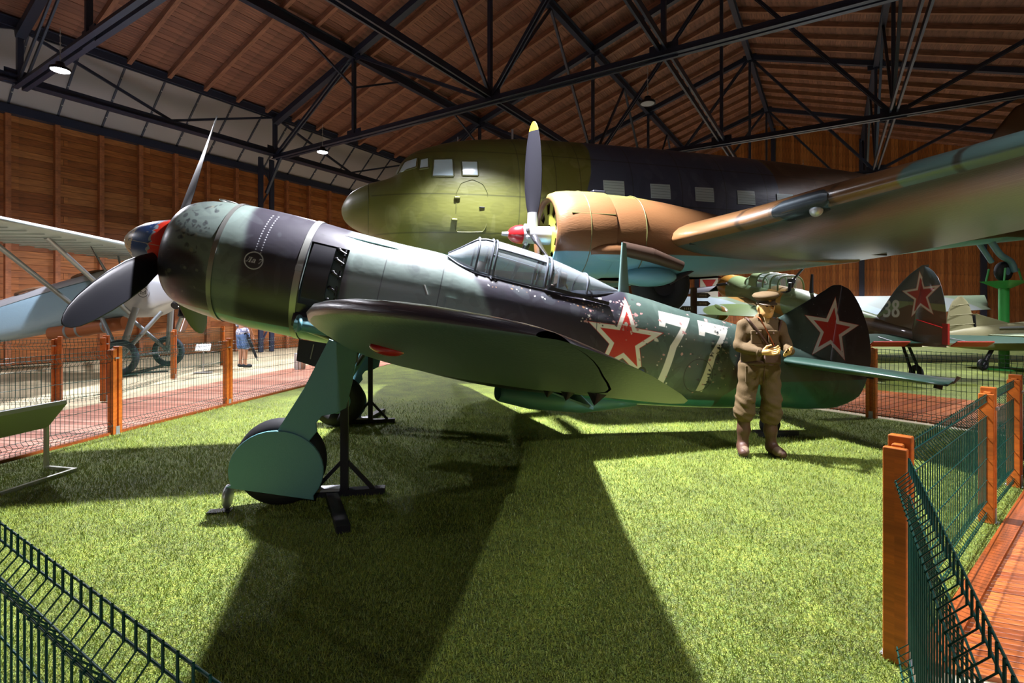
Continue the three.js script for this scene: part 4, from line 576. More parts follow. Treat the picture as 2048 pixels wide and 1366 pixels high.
for (const sg of [1, -1]) {
  const L = 2.82 * sg, cy = 2.55, n = part('engine_cowl', loft([[2.86, 0.42], [2.8, 0.44], [2.77, 0.47], [2.775, 0.5], [2.81, 0.54], [2.9, 0.575], [3.05, 0.595], [3.3, 0.6], [3.56, 0.598], [3.57, 0.57]].map(([s, r]) => circ(s, cy, L, r)), { caps: false, uv: nuv }), M.nac, transport, 'tan engine cowl with pale blue underside');
  part('cowl_seam', [new THREE.TorusGeometry(0.6, 0.005, 6, 50).rotateY(Math.PI / 2).translate(3.2, cy, L), rod(V(2.95, cy + 0.2, L + sg * 0.553), V(3.55, cy + 0.2, L + sg * 0.567), 0.005)], M.oliveTrim, n);
  part('nacelle', loft([[3.5, cy, 0.55, 0.55], [3.62, cy, 0.58, 0.58], [4.0, cy + 0.0, 0.57, 0.57], [4.5, cy - 0.02, 0.54, 0.52], [5.2, cy - 0.06, 0.48, 0.48], [6.2, cy - 0.1, 0.36, 0.4], [7.4, cy - 0.15, 0.18, 0.24], [8.2, cy - 0.2, 0.04, 0.06]].map(([s, y, a, b]) => circ(s, y, L, a, b)), { uv: nuv }), M.nac, transport, 'tan nacelle blending into the wing');
  part('nacelle_band', [new THREE.TorusGeometry(0.578, 0.006, 6, 50).rotateY(Math.PI / 2).translate(4.0, cy, L)], M.oliveTrim, n);
  const ds = new THREE.Shape(); ds.absarc(0, 0, 0.46, 0, Math.PI * 2); const hb = new THREE.Path(); hb.absarc(0, 0, 0.13, 0, Math.PI * 2, true); ds.holes.push(hb);
  for (let k = 0; k < 9; k++) { const a = k / 9 * Math.PI * 2 + 0.2, h = new THREE.Path(); h.absarc(0, 0, 0.42, a - 0.19, a + 0.19, false); h.absarc(0, 0, 0.27, a + 0.17, a - 0.17, true); h.closePath(); ds.holes.push(h); }
  part('shutter_disc', new THREE.ExtrudeGeometry(ds, { depth: 0.012, bevelEnabled: false, curveSegments: 40 }).rotateY(-Math.PI / 2).translate(2.84, cy, L), std(0x8a8a34, 0.4), n, 'olive yellow cooling shutter disc with openings');
  for (let k = 0; k < 9; k++) { const a = k / 9 * Math.PI * 2 + 0.05; part('engine_cylinder', Array.from({ length: 5 }, (_, i) => rod(V(3.2, cy + (0.2 + i * 0.07) * Math.cos(a), L + (0.2 + i * 0.07) * Math.sin(a)), V(3.2, cy + (0.24 + i * 0.07) * Math.cos(a), L + (0.24 + i * 0.07) * Math.sin(a)), 0.09, 0.09, 12)), std(0x50524f, 0.5, { metalness: 0.4 }), n); }
  part('exhaust_pipe', [rod(V(3.62, 2.32, L + sg * 0.55), V(4.05, 2.24, L + sg * 0.58), 0.095, 0.095, 18), rod(V(4.05, 2.24, L + sg * 0.58), V(4.5, 2.1, L + sg * 0.6), 0.095, 0.07, 18)], std(0x4a3a30, 0.45, { metalness: 0.5 }), transport, 'burnt brown exhaust pipe');
  part('exhaust_fairing', ball(0.16, 3.55, 2.28, L + sg * 0.5, 2.2, 0.8, 0.7), M.nac, transport);
  part('top_intake', [rbox(0.2, 0.07, 0.16, 0.02, 3.55, cy + 0.6, L)], M.fDark, n);
  part('carb_scoop', ball(0.2, 4.2, 1.98, L + sg * 0.25, 2.2, 0.7, 1), std(0x6aa2b2, 0.4), transport);
  // hub, dome and blades
  const hub = part('propeller_hub', [rod(V(2.42, cy - 0.02, L), V(2.84, cy - 0.02, L), 0.11, 0.13, 20), rod(V(2.6, cy, L), V(2.6, cy + 0.28, L), 0.08, 0.07, 14), ...[0, 1, 2, 3, 4, 5].map((k) => ball(0.03, 2.5, cy - 0.02 + 0.12 * Math.cos(k), L + 0.12 * Math.sin(k)))], M.galv, transport);
  part('hub_dome', new THREE.SphereGeometry(0.13, 24, 16, 0, Math.PI * 2, 0, Math.PI / 2).scale(1, 1.5, 1).rotateZ(Math.PI / 2).translate(2.44, cy - 0.02, L), M.redGloss, hub, 'glossy red hub dome'); part('dome_tip', rod(V(2.17, cy - 0.02, L), V(2.26, cy - 0.02, L), 0.025, 0.035), M.galv, hub);
  for (const d of [2, 122, 242]) blade(1.5, 0.26, std(0xd9b41c, 0.4), M.fBlack, transport, V(2.6, cy, L), d * Math.PI / 180, (g) => g, 0.5, 1);
  // retracted wheel half out of the nacelle
  part('main_wheel', new THREE.TorusGeometry(0.3, 0.16, 18, 40).translate(4.55, 1.9, L), M.rubber, transport); part('wheel_hub', new THREE.CylinderGeometry(0.2, 0.2, 0.2, 28).rotateX(Math.PI / 2).translate(4.55, 1.9, L), M.fDark, transport);
  part('wheel_strut', [rod(V(4.55, 1.9, L + 0.2), V(5.3, 2.3, L + 0.25), 0.04), rod(V(4.55, 1.9, L - 0.2), V(5.3, 2.3, L - 0.25), 0.04)], M.fDark, transport);
}
// tail
const lt = (y) => { const p = table([[3.9, 14.2, 18.6], [4.6, 14.9, 18.9], [5.4, 15.45, 18.9], [6.1, 16.0, 18.75], [6.7, 16.6, 18.4], [7.05, 17.05, 18.0], [7.15, 17.4, 17.7]])(y); return p; };
part('fin', foil(span(3.9, 7.15, 12).map((y) => ({ le: V(lt(y)[0], y, 0), te: V(lt(y)[1], y, 0), t: 0.34 - 0.07 * (y - 3.9), n: V(0, 0, 1) })), { uv: lUV }), M.lSkin, transport);
for (const sg of [1, -1]) part('tailplane', foil([[0.1, 15.5, 18.2, 0.3], [2, 16.1, 18, 0.2], [3.4, 16.7, 17.8, 0.1], [3.8, 17.1, 17.5, 0.04]].map(([l, a, b, t]) => ({ le: V(a, 4.05, sg * l), te: V(b, 4.05, sg * l), t })), { uv: (p) => lUV(p) }), M.lSkin, transport);
part('tail_wheel_leg', [pipe([V(15.7, 3.3, 0.12), V(16.0, 2.95, 0.16), V(16.35, 2.78, 0.17), V(16.5, 2.55, 0.16)], 0.075, 12), rod(V(15.6, 3.3, -0.1), V(16.1, 2.8, -0.1), 0.06)], std(0x5c7f90, 0.35), transport, 'blue grey tail wheel leg');
{ const tw = part('tail_wheel', new THREE.TorusGeometry(0.15, 0.11, 16, 32).translate(16.36, 2.55, 0), M.rubber, transport); part('tail_wheel_hub', new THREE.CylinderGeometry(0.1, 0.1, 0.2, 20).rotateX(Math.PI / 2).translate(16.36, 2.55, 0), std(0x5c7f90, 0.4), tw); }
// green stands carrying it
M.standGreen = std(0x2f8a3e, 0.35);
{ const g = thing('tail_stand', 'tall bright green post with a cradle carrying the tail wheel of the transport', 'stand', [-2.98, 0, -8.95], LT);
  part('post', rod(V(16.38, 0, 0), V(16.38, 2.16, 0), 0.11, 0.11, 20), M.standGreen, g); part('foot', new THREE.CylinderGeometry(0.5, 0.5, 0.04, 24).translate(16.38, 0.02, 0), M.standGreen, g);
  part('tray', new THREE.CylinderGeometry(0.5, 0.12, 0.2, 4, 1).rotateY(Math.PI / 4).translate(16.38, 2.2, 0), M.standGreen, g);
  for (const [a, c] of [[-0.33, 0.2], [0.33, 0.2], [-0.33, -0.2], [0.33, -0.2]]) part('cradle_strut', rod(V(16.38 + a, 2.28, c), V(16.36 + a * 0.7, 2.62, c * 0.9), 0.022), M.standGreen, g); }
function wingStand(s, l, top, label) { const g = thing('wing_stand', label, 'stand', [-2.98, 0, -8.95], LT); part('head', box(0.34, 0.06, 0.2, s, top, l), M.standGreen, g); for (const [a, c] of [[-0.55, 0.25], [0.6, 0.25], [0, -0.5]]) part('leg', rod(V(s + a * 0.05, top - 0.03, l + c * 0.1), V(s + a, 0.02, l + c), 0.035), M.standGreen, g); part('collar', box(0.12, 0.12, 0.12, s, top - 0.08, l), M.standGreen, g); }
wingStand(4.95, 1.75, 2.08, 'green tripod stand under the wing root beside the dark wheel of the transport');
// ---------------------------------------------------------------- welded-mesh fences between double timber posts
function wireRun(p, q, hgt, flip, pitch = 0.05) {   // all upright wires of one panel, with the two V folds
  const dir = V(q[0] - p[0], 0, -(q[1] - p[1])), L = dir.length(); dir.normalize(); const nrm = V(-dir.z, 0, dir.x).multiplyScalar(flip);
  const prof = [[0.03, 0], [0.075, 0], [0.115, 0.04], [0.155, 0], [hgt - 0.155, 0], [hgt - 0.105, 0.045], [hgt - 0.055, 0], [hgt, 0]], r = 0.0028, out = [];
  const n = Math.round((L - 0.12) / pitch);
  for (let i = 0; i <= n; i++) { const c = V(p[0], 0, -p[1]).addScaledVector(dir, 0.06 + i * (L - 0.12) / n);
    out.push(loft(prof.map(([y, o]) => { const m = c.clone().addScaledVector(nrm, o); m.y = y; return [0, 1, 2, 3].map((k) => m.clone().addScaledVector(dir, r * Math.cos(k * 1.5708)).addScaledVector(nrm, r * Math.sin(k * 1.5708))); }), { caps: false })); }
  const rails = [[0.05, 0], [0.075, 0], [0.115, 0.04], [0.155, 0], [hgt - 0.155, 0], [hgt - 0.105, 0.045], [hgt - 0.055, 0], [hgt - 0.01, 0]]; const k = Math.max(3, Math.round((hgt - 0.31) / 0.17)); for (let i = 1; i < k; i++) rails.push([0.155 + (hgt - 0.31) * i / k, 0]);
  const hz = rails.map(([y, o]) => { const a = V(p[0], y, -p[1]).addScaledVector(dir, 0.03).addScaledVector(nrm, o - 0.005), b = V(q[0], y, -q[1]).addScaledVector(dir, -0.03).addScaledVector(nrm, o - 0.005); return rod(a, b, 0.003, 0.003, 5); });
  return [merge(out), hz];
}
function fence(pts, hgt, flip, label, posts) {
  const g = thing('mesh_fence', label, 'fence', [0, 0, 0]);
  pts.forEach((p, i) => {
    if (posts && !posts[i]) return;
    const a = pts[Math.max(0, i - 1)], b = pts[Math.min(pts.length - 1, i + 1)], turn = Math.atan2(b[1] - a[1], b[0] - a[0]);
    const mk = (w, d, h, ox, oz) => uvBox(new RoundedBoxGeometry(w, h, d, 1, 0.006)).translate(ox, h / 2, oz);
    const m = part('post', mk(0.05, 0.085, hgt + 0.02, 0.04, 0), M.post, g); m.position.set(p[0], 0, -p[1]); m.rotation.y = turn;
    const m2 = part('post', mk(0.036, 0.085, hgt - 0.02, -0.042, 0), M.post, g); m2.position.copy(m.position); m2.rotation.y = turn;
    const m3 = part('post_spacer', mk(0.044, 0.04, hgt - 0.01, -0.004, 0.0), M.post, g); m3.position.copy(m.position); m3.rotation.y = turn;
    part('foot_bracket', [box(0.05, 0.1, 0.004, 0, 0.05, 0.045), box(0.05, 0.1, 0.004, 0, 0.05, -0.045), box(0.07, 0.006, 0.12, 0, 0.003, 0)], M.galv, m); part('clip', box(0.05, 0.02, 0.015, -0.02, hgt - 0.12, 0.055), M.galv, m);
  });
  for (let i = 0; i < pts.length - 1; i++) { const [v, h] = wireRun(pts[i], pts[i + 1], hgt - 0.02, flip); const m = part('mesh_panel', v, M.wire, g, 'dark green upright wires'); m.userData.kind = 'stuff'; const r = part('cross_wires', h, M.wire, m); r.userData.kind = 'stuff'; }
  return g;
}
fence([[-5.42, 2.3], [-5.14, 4.27], [-4.85, 6.25], [-4.56, 8.21], [-4.0, 10.8]], 1.05, 1, 'green wire mesh fence with orange posts between the turf and the pale walkway');
fence([[-10.6, 7.4], [-8.2, 7.9], [-7.2, 8.1], [-6.84, 8.6], [-7.6, 11.5], [-8.15, 14.4]], 1.08, 1, 'green wire mesh fence on the sandy side of the walkway, before the parasol monoplane');
fence([[1.66, 2.2], [3.38, 3.64], [4.3, 4.38], [6.15, 5.8]], 0.93, -1, 'green wire mesh fence with orange posts along the bright orange deck');
fence([[1.62, 2.1], [0.42, 0.22]], 0.92, 1, 'short green wire mesh fence panel ending at the big orange corner post', [0, 0]);
fence([[0.36, 0.25], [-1.4, 1.38], [-3.1, 2.45], [-5.3, 2.3]], 0.955, -1, 'close green wire mesh fence crossing the turf corner without a visible post', [0, 0, 1, 0]);
fence([[6.15, 5.8], [5.06, 7.2], [4.4, 8.2], [3.4, 9.7]], 1.0, 1, 'green wire mesh fence behind the fighter tail, in front of the brown deck');
// ---------------------------------------------------------------- slanted information stand seen from behind
{ const g = thing('information_stand', 'slanted information board on a pale tube frame standing inside the fence', 'sign', [0, 0, 0]); const c = [V(-4.02, 0.66, -4.62), V(-4.12, 0.66, -3.3), V(-4.52, 0.39, -3.55), V(-4.42, 0.39, -4.87)], n = V(-0.5, 0.8, 0).normalize().multiplyScalar(0.02);
  const pts = c.map((p) => p.clone().add(n)); part('board', toCreasedNormals(loft([c, pts]), 0.5), std(0x8f9b78, 0.5), g, 'grey green back of the board');
  const edge = c.map((p, i) => [p.clone().add(n), c[(i + 1) % 4].clone().add(n)]); edge.forEach(([a, b]) => part('board_frame', beam(a, b, 0.022, 0.035), M.galv, g));
  const t = (a, b) => beam(a, b, 0.03, 0.03, Math.abs(a.x - b.x) + Math.abs(a.z - b.z) < 0.02 ? V(1, 0, 0) : V(0, 1, 0)), tube = std(0xb8bcae, 0.4, { metalness: 0.3 });
  part('leg', t(V(-4.42, 0.0, -4.86), V(-4.42, 0.4, -4.86)), tube, g); part('leg', t(V(-4.52, 0.0, -3.6), V(-4.52, 0.4, -3.6)), tube, g);
  part('foot', t(V(-4.43, 0.015, -4.86), V(-4.08, 0.015, -4.78)), tube, g); part('foot', t(V(-4.53, 0.015, -3.6), V(-4.2, 0.015, -3.5)), tube, g); part('base_bar', t(V(-4.08, 0.016, -4.79), V(-4.2, 0.016, -3.49)), tube, g); }
// ---------------------------------------------------------------- parasol monoplane on the left: x aft from the propeller, z towards the wing on this side
{
  const g = thing('parasol_monoplane', 'silver and pale blue parasol-wing monoplane with spoked wheels and a radial engine', 'airplane', [-8.1, 0, -13.2], Math.PI + 0.1);
  const SG = -1;   // this side lies at -z after the turn
  const blue = phys(0x86a3b4, 0.35, { clearcoat: 0.3, bumpMap: bumpFine, bumpScale: 0.002 }), silver = phys(0xb4b9c0, 0.3, { metalness: 0.35, bumpMap: bumpFine, bumpScale: 0.001 }), wingM = std(0x9fb0b0, 0.45), strutM = std(0x8f979c, 0.35, { metalness: 0.5 });
  const Z = (z) => SG * z, P = (x, y, z) => V(x, y, Z(z));
  const tb = table([[0.45, 2.42, 1.5, 0.42], [1.0, 2.58, 1.38, 0.47], [1.9, 2.55, 1.32, 0.47], [2.8, 2.34, 1.12, 0.43], [4.66, 1.73, 0.74, 0.32], [6.2, 1.2, 0.55, 0.14]]);
  const ring = (x) => { const [t, b, w] = tb(x), r = []; for (let j = 0; j < 24; j++) { const a = j / 24 * Math.PI * 2, c = Math.cos(a), s = Math.sin(a); r.push(V(x, (t + b) / 2 + (t - b) / 2 * Math.sign(c) * Math.abs(c) ** 0.7, w * Math.sign(s) * Math.abs(s) ** 0.7)); } return r; };
  part('nose_cowl', loft(span(0.4, 1.5, 8).map((x) => { const k = Math.min(1, (x - 0.3) / 0.6); return ring(x).map((p) => V(p.x, 1.95 + (p.y - 1.95) * (0.55 + 0.45 * k), p.z * (0.55 + 0.45 * k))); })), silver, g, 'bare metal nose cowl');
  const fu = part('fuselage', loft(span(1.5, 6.2, 16).map(ring)), blue, g, 'pale blue fabric fuselage'); part('top_decking', loft(span(1.5, 6.1, 12).map((x) => { const [t, , w] = tb(x); return span(0, 1, 10).map((q) => { const a = Math.PI * q; return V(x, t - 0.2 + 0.24 * Math.sin(a), w * 0.93 * Math.cos(a)); }); }), { closed: false }), silver, fu, 'silver top decking');
  for (const x of [2.6, 3.9]) part('cockpit_rim', new THREE.TorusGeometry(0.27, 0.035, 8, 24).scale(1.3, 1, 1).rotateX(Math.PI / 2).rotateZ(-0.3).translate(x, tb(x)[0] + 0.03, 0), std(0x6a4a30, 0.6), fu);
  const eng = part('crankcase', new THREE.CylinderGeometry(0.26, 0.3, 0.34, 24).rotateZ(Math.PI / 2).translate(0.28, 1.95, 0), strutM, g);
  for (let k = 0; k < 9; k++) { const a = k / 9 * Math.PI * 2, u = V(0, Math.cos(a), Math.sin(a)), c = V(0.28, 1.95, 0), cy = part('cylinder', Array.from({ length: 7 }, (_, i) => rod(c.clone().addScaledVector(u, 0.28 + i * 0.05), c.clone().addScaledVector(u, 0.305 + i * 0.05), 0.1, 0.1, 14)).concat(rod(c.clone().addScaledVector(u, 0.25), c.clone().addScaledVector(u, 0.62), 0.075, 0.075, 12)), M.fDark, eng); part('push_rod', rod(c.clone().addScaledVector(u, 0.2).add(V(-0.14, 0, 0)), c.clone().addScaledVector(u, 0.66).add(V(-0.1, 0, 0)), 0.014), M.galv, cy); }
  part('propeller', foil([-1.25, -0.9, -0.5, -0.15, 0.15, 0.5, 0.9, 1.25].map((r) => { const w = 0.2 * (1.1 - Math.abs(r) / 1.6), s = Math.sign(r); return { le: V(0.0 - 0.05 * s, 1.95 + r * 0.75, r * 0.6 - w / 2), te: V(0.0 + 0.05 * s, 1.95 + r * 0.75, r * 0.6 + w / 2), t: 0.05, n: V(1, 0, 0) }; }), { m: 6 }), std(0x5c3a20, 0.35), g);
  const em = paintTex(128, 128, (x) => { x.fillStyle = '#b9bdc4'; x.fillRect(0, 0, 128, 128); x.strokeStyle = '#3c4048'; x.lineWidth = 7; x.beginPath(); x.arc(64, 64, 54, 0, 7); x.stroke(); x.lineWidth = 8; x.beginPath(); x.moveTo(34, 86); x.lineTo(34, 44); x.lineTo(64, 74); x.lineTo(94, 44); x.lineTo(94, 86); x.stroke(); x.lineWidth = 5; x.beginPath(); x.arc(64, 60, 26, 0.3, 2.8); x.stroke(); });
  part('emblem', new THREE.CircleGeometry(0.14, 24).rotateY(Math.PI).translate(1.05, 1.98, Z(0.475)), std(0xffffff, 0.4, { map: em }), g, 'round dark emblem on the nose');
  const w = part('parasol_wing', foil(span(-5.3, 5.3, 14).map((z) => { const q = Math.max(0, Math.abs(z) - 4.6) / 0.7; return { le: V(1.0 + 0.5 * q * q, 3.06, z), te: V(2.9 - 0.5 * q * q, 2.98, z), t: 0.22 - 0.12 * q, camber: 0.05 }; })), wingM, g, 'pale grey fabric wing');
  part('wing_rib', Array.from({ length: 26 }, (_, i) => beam(V(1.1, 2.965, -5 + i * 0.4), V(2.8, 2.945, -5 + i * 0.4), 0.02, 0.02)), wingM, w).userData.kind = 'stuff';
  for (const s of [1, -1]) { part('wing_strut', rod(P(1.35, 1.45, 0.45 * s), P(1.45, 2.98, 2.9 * s), 0.05), strutM, g); part('wing_strut', rod(P(2.3, 1.35, 0.45 * s), P(2.5, 2.95, 2.9 * s), 0.05), strutM, g);
    part('cabane_strut', rod(P(1.3, 2.5, 0.3 * s), P(1.35, 3.0, 0.45 * s), 0.025), strutM, g); part('cabane_strut', rod(P(2.0, 2.5, 0.3 * s), P(2.2, 2.98, 0.45 * s), 0.025), strutM, g); part('bracing_wire', rod(P(1.5, 1.5, 0.4 * s), P(1.5, 2.98, 1.6 * s), 0.008), M.fDark, g);
    const wx = 1.25, wz = 1.0; part('gear_leg', rod(P(wx - 0.0, 0.45, wz * s), P(1.05, 1.6, 0.75 * s), 0.075), strutM, g); part('gear_leg', rod(P(wx, 0.42, wz * s), P(2.0, 1.4, 0.5 * s), 0.05), strutM, g); part('gear_leg', rod(P(wx, 0.42, wz * s), P(0.6, 1.5, 0.5 * s), 0.05), strutM, g); part('axle', rod(P(wx, 0.42, 0), P(wx, 0.42, (wz + 0.1) * s), 0.03), strutM, g);
    const ty = part('wheel_tyre', new THREE.TorusGeometry(0.35, 0.07, 14, 40).translate(wx, 0.42, Z(wz * s)), std(0x3c4454, 0.7), g); part('wheel_rim', new THREE.TorusGeometry(0.28, 0.02, 8, 36).translate(wx, 0.42, Z(wz * s)), M.galv, ty);
    part('spokes', Array.from({ length: 20 }, (_, k) => { const a = k / 20 * Math.PI * 2; return rod(V(wx, 0.42, Z(wz * s + (k % 2 ? 0.05 : -0.05))), V(wx + 0.28 * Math.cos(a), 0.42 + 0.28 * Math.sin(a), Z(wz * s)), 0.004, 0.004, 4); }), M.galv, ty).userData.kind = 'stuff'; part('hub', rod(P(wx, 0.42, wz * s - 0.07), P(wx, 0.42, wz * s + 0.07), 0.04, 0.04, 12), M.galv, ty); }
  const tk = part('fuel_tank', [rod(P(1.6, 1.22, 0.25), P(3.3, 0.95, 0.25), 0.17, 0.17, 22)], std(0x9a5a34, 0.45), g, 'brown cylinder strapped under the fuselage'); for (const q of [0.25, 0.6, 0.75]) part('tank_strap', rod(P(1.6 + 1.7 * q, 1.22 - 0.27 * q, 0.25), P(1.65 + 1.7 * q, 1.212 - 0.27 * q, 0.25), 0.176, 0.176, 22), strutM, tk);
  part('wheel_stand', [beam(P(1.0, 0.02, 1.3), P(1.5, 0.02, -1.3), 0.08, 0.04), beam(P(1.25, 0.04, 1.0), P(0.4, 0.04, 0.6), 0.05, 0.04)], M.fDark, g);
}
// ---------------------------------------------------------------- attack airplane 38, seen from behind its tail: x aft, z towards its left wing
{
  const g = thing('attack_plane', 'brown, green and ochre attack airplane with white number 38 and red star on its fin', 'airplane', [8.9, 0, -21.75], -Math.PI / 2 - 0.02);
  const tex = paintTex(1024, 256, (x, r) => { const X = (a) => a / 11.8 * 1024, Y = (y) => (3.4 - y) / 3.0 * 256; x.fillStyle = '#7d9166'; x.fillRect(0, 0, 1024, 256); const pol = (c, l) => { x.fillStyle = c; x.beginPath(); l.forEach(([a, b]) => x.lineTo(X(a), Y(b))); x.fill(); };
    pol('#b8883c', [[0.5, 4], [1.7, 4], [1.6, 0], [0.4, 0]]); pol('#b8883c', [[4.6, 4], [5.4, 4], [6.4, 0], [5.2, 0]]); pol('#4d5a5c', [[9.3, 4], [12, 4], [12, 1.6], [10.9, 1.7], [10.2, 1.75], [9.7, 1.45]]); pol('#57442f', [[8.1, 0.2], [8.4, 1.4], [9.6, 1.35], [10.6, 1.65], [12, 1.4], [12, 0], [8, 0]]);
    for (let i = 0; i < 200; i++) { x.globalAlpha = 0.08; x.fillStyle = r() > 0.5 ? '#fff' : '#000'; x.beginPath(); x.ellipse(r() * 1024, r() * 256, 3 + r() * 16, 2 + r() * 6, 0, 0, 7); x.fill(); } x.globalAlpha = 1;
    const st = (k, c) => pol(c, star(10.92, 1.84, 0.54 * k, 0.215 * k, 1.65).map(([a, b]) => [a, b])); st(1, '#b2332b'); st(0.97, '#d9d8d2'); st(0.72, '#a8302a');
    x.save(); x.translate(X(10.1), Y(1.56)); x.scale(0.9, 1); x.fillStyle = '#d2d2cc'; x.font = 'bold 46px sans-serif'; x.textAlign = 'center'; x.fillText('38', 0, 16); x.restore(); });
  const sk = phys(0xffffff, 0.35, { map: tex, clearcoat: 0.35, bumpMap: bumpFine, bumpScale: 0.003 }), uv = (p) => [p.x / 11.8, 1 - (3.4 - p.y) / 3.0];
  const tb = table([[0, 2.78, 2.55, 0.1], [0.25, 2.92, 2.3, 0.3], [0.9, 3.02, 2.0, 0.45], [1.8, 2.9, 1.75, 0.52], [3.2, 2.6, 1.5, 0.56], [5, 2.36, 1.3, 0.55], [6.5, 2.12, 1.1, 0.48], [8, 1.74, 0.92, 0.34], [9.4, 1.45, 0.78, 0.2], [10.6, 1.15, 0.72, 0.08], [10.9, 1.05, 0.75, 0.03]]);
  const ring = (x) => { const [t, b, w] = tb(x); return Array.from({ length: 28 }, (_, j) => { const a = j / 28 * Math.PI * 2; return V(x, (t + b) / 2 + (t - b) / 2 * Math.cos(a), w * Math.sin(a)); }); };
  part('fuselage', loft(span(0, 10.9, 30).map(ring), { uv }), sk, g);
  for (const s of [1, -1]) part('exhaust_stubs', Array.from({ length: 6 }, (_, k) => rod(V(0.85 + k * 0.16, 2.62, 0.42 * s), V(0.95 + k * 0.16, 2.6, 0.54 * s), 0.045, 0.05, 8)), M.fDark, g);
  part('propeller', foil([-1.6, -1.0, -0.3, 0.3, 1.0, 1.6].map((r) => ({ le: V(-0.02, 2.66 - 0.12 * Math.abs(r), r - 0.0), te: V(0.06, 2.42 - 0.12 * Math.abs(r), r), t: 0.04, n: V(1, 0, 0) })), { m: 5 }), M.fDark, g);
  const wt = paintTex(512, 128, (x) => { x.fillStyle = '#93a88a'; x.fillRect(0, 0, 512, 128); const e = (c, a, b, rx, ry) => { x.fillStyle = c; x.beginPath(); x.ellipse(a, b, rx, ry, 0.2, 0, 7); x.fill(); }; e('#b3c6cc', 330, 60, 70, 80); e('#b58a45', 250, 90, 34, 60); e('#b9cdd2', 130, 50, 80, 90); e('#7f9a5a', 200, 30, 40, 30); e('#a8b3ae', 420, 60, 60, 70); e('#9fbf92', 40, 70, 60, 90); });
  const wm = phys(0xffffff, 0.28, { map: wt, clearcoat: 0.5, clearcoatRoughness: 0.2 });
  part('wing', foil(span(-7.2, 7.2, 24).map((z) => { const a = Math.abs(z) / 7.2, q = Math.max(0, a - 0.88) / 0.12; return { le: V(3.0 + 0.5 * a + 0.75 * q * q, 1.95 + 0.12 * a, z), te: V(6.1 - 0.9 * a - 0.75 * q * q, 1.3 + 0.3 * a, z), t: 0.4 - 0.24 * a - 0.1 * q }; }), { uv: (p) => [(7.2 - p.z) / 14.4, (p.x - 3) / 3.2] }), wm, g, 'pale green, blue and ochre wing');
  for (const s of [1, -1]) part('wheel_fairing', ball(0.3, 4.3, 1.45, 2.0 * s, 4.2, 1.1, 1.1, 24), wm, g);
  // cockpit: metal frames, glass, gunner position
  const ca = (x, o = 0) => { const [t] = tb(x), h = 0.36 * Math.min(1, (x - 3.0) / 0.5) * Math.min(1, (6.6 - x) / 0.7); return span(0, 1, 8).map((q) => { const a = Math.PI * q; return V(x, t - 0.1 + (h + 0.1 + o) * Math.sin(a) ** 0.7, (0.4 + o) * Math.sign(Math.cos(a)) * Math.abs(Math.cos(a)) ** 0.7); }); };
  const gl = part('canopy', loft(span(3.1, 5.6, 10).map((x) => ca(x)), { closed: false }), M.perspex, g); part('canopy_plate', [loft(span(3.5, 4.1, 3).map((x) => ca(x, 0.01)), { closed: false })], std(0x7d9166, 0.4), gl);
  for (const x of [3.25, 4.1, 4.6, 5.1, 5.6]) part('canopy_bar', new THREE.TubeGeometry(new THREE.CatmullRomCurve3(ca(x, 0.01)), 20, 0.03, 5), std(0x7d9166, 0.4), gl);
  part('cockpit_floor', box(2.6, 0.04, 0.7, 4.7, 2.12, 0), M.fDark, g);
  part('machine_gun', [rod(V(5.75, 2.5, 0), V(6.8, 2.9, 0.15), 0.035), rod(V(5.6, 2.2, 0), V(5.8, 2.53, 0), 0.06), box(0.3, 0.14, 0.1, 5.7, 2.47, 0.03), rod(V(6.0, 2.1, 0.25), V(6.05, 2.4, 0.25), 0.05)], M.fDark, g); part('aerial_mast', rod(V(6.75, 2.0, 0), V(6.8, 2.6, 0), 0.06, 0.035), M.fDark, g);
  // tail
  const fl = table([[0.9, 8.95, 11.54], [1.3, 9.43, 11.54], [1.6, 9.75, 11.52], [2.05, 10.2, 11.4], [2.3, 10.55, 11.25], [2.43, 10.8, 11.08], [2.48, 10.92, 11.0]]);
  part('fin', foil(span(0.9, 2.48, 10).map((y) => { const [a] = fl(y), h = Math.max(a + 0.01, 10.62 + 0.26 * (y - 1.02)); return { le: V(a, y, 0), te: V(h + 0.1, y, 0), t: 0.2 - 0.09 * (y - 0.9), n: V(0, 0, 1) }; }), { uv }), sk, g);
  part('rudder', foil(span(0.78, 2.47, 12).map((y) => { const h = 10.62 + 0.26 * (y - 1.02); return { le: V(h, y, 0), te: V(Math.max(h + 0.02, fl(Math.max(0.9, y))[1]), y, 0), t: 0.14 - 0.05 * (y - 0.9), n: V(0, 0, 1) }; }), { uv }), sk, g);
  part('rudder_tab', box(0.14, 0.42, 0.04, 11.52, 1.05, 0), std(0xa8302a, 0.4), g, 'red rudder trim tab'); part('tab_rod', rod(V(10.9, 1.33, 0.1), V(11.55, 1.18, 0.1), 0.012), M.redGloss, g);
  const dg = std(0x2c4a3a, 0.4); for (const s of [1, -1]) { const tp = part('tailplane', foil([[0.05, 9.7, 11.05, 0.16], [1.2, 9.95, 11.1, 0.12], [2.1, 10.2, 11.0, 0.08], [2.45, 10.5, 10.9, 0.03]].map(([z, a, b, t]) => ({ le: V(a, 0.94, s * z), te: V(b, 0.84, s * z), t }))), dg, g, 'dark green tailplane'); part('trim_tab', box(0.2, 0.02, 0.75).rotateZ(0.55).translate(11.14, 0.83, s * 0.85), std(0xc03a30, 0.4), tp, 'red elevator tab'); part('tab_rod', rod(V(10.6, 0.95, s * 0.7), V(11.1, 0.88, s * 0.75), 0.012), M.galv, tp); }
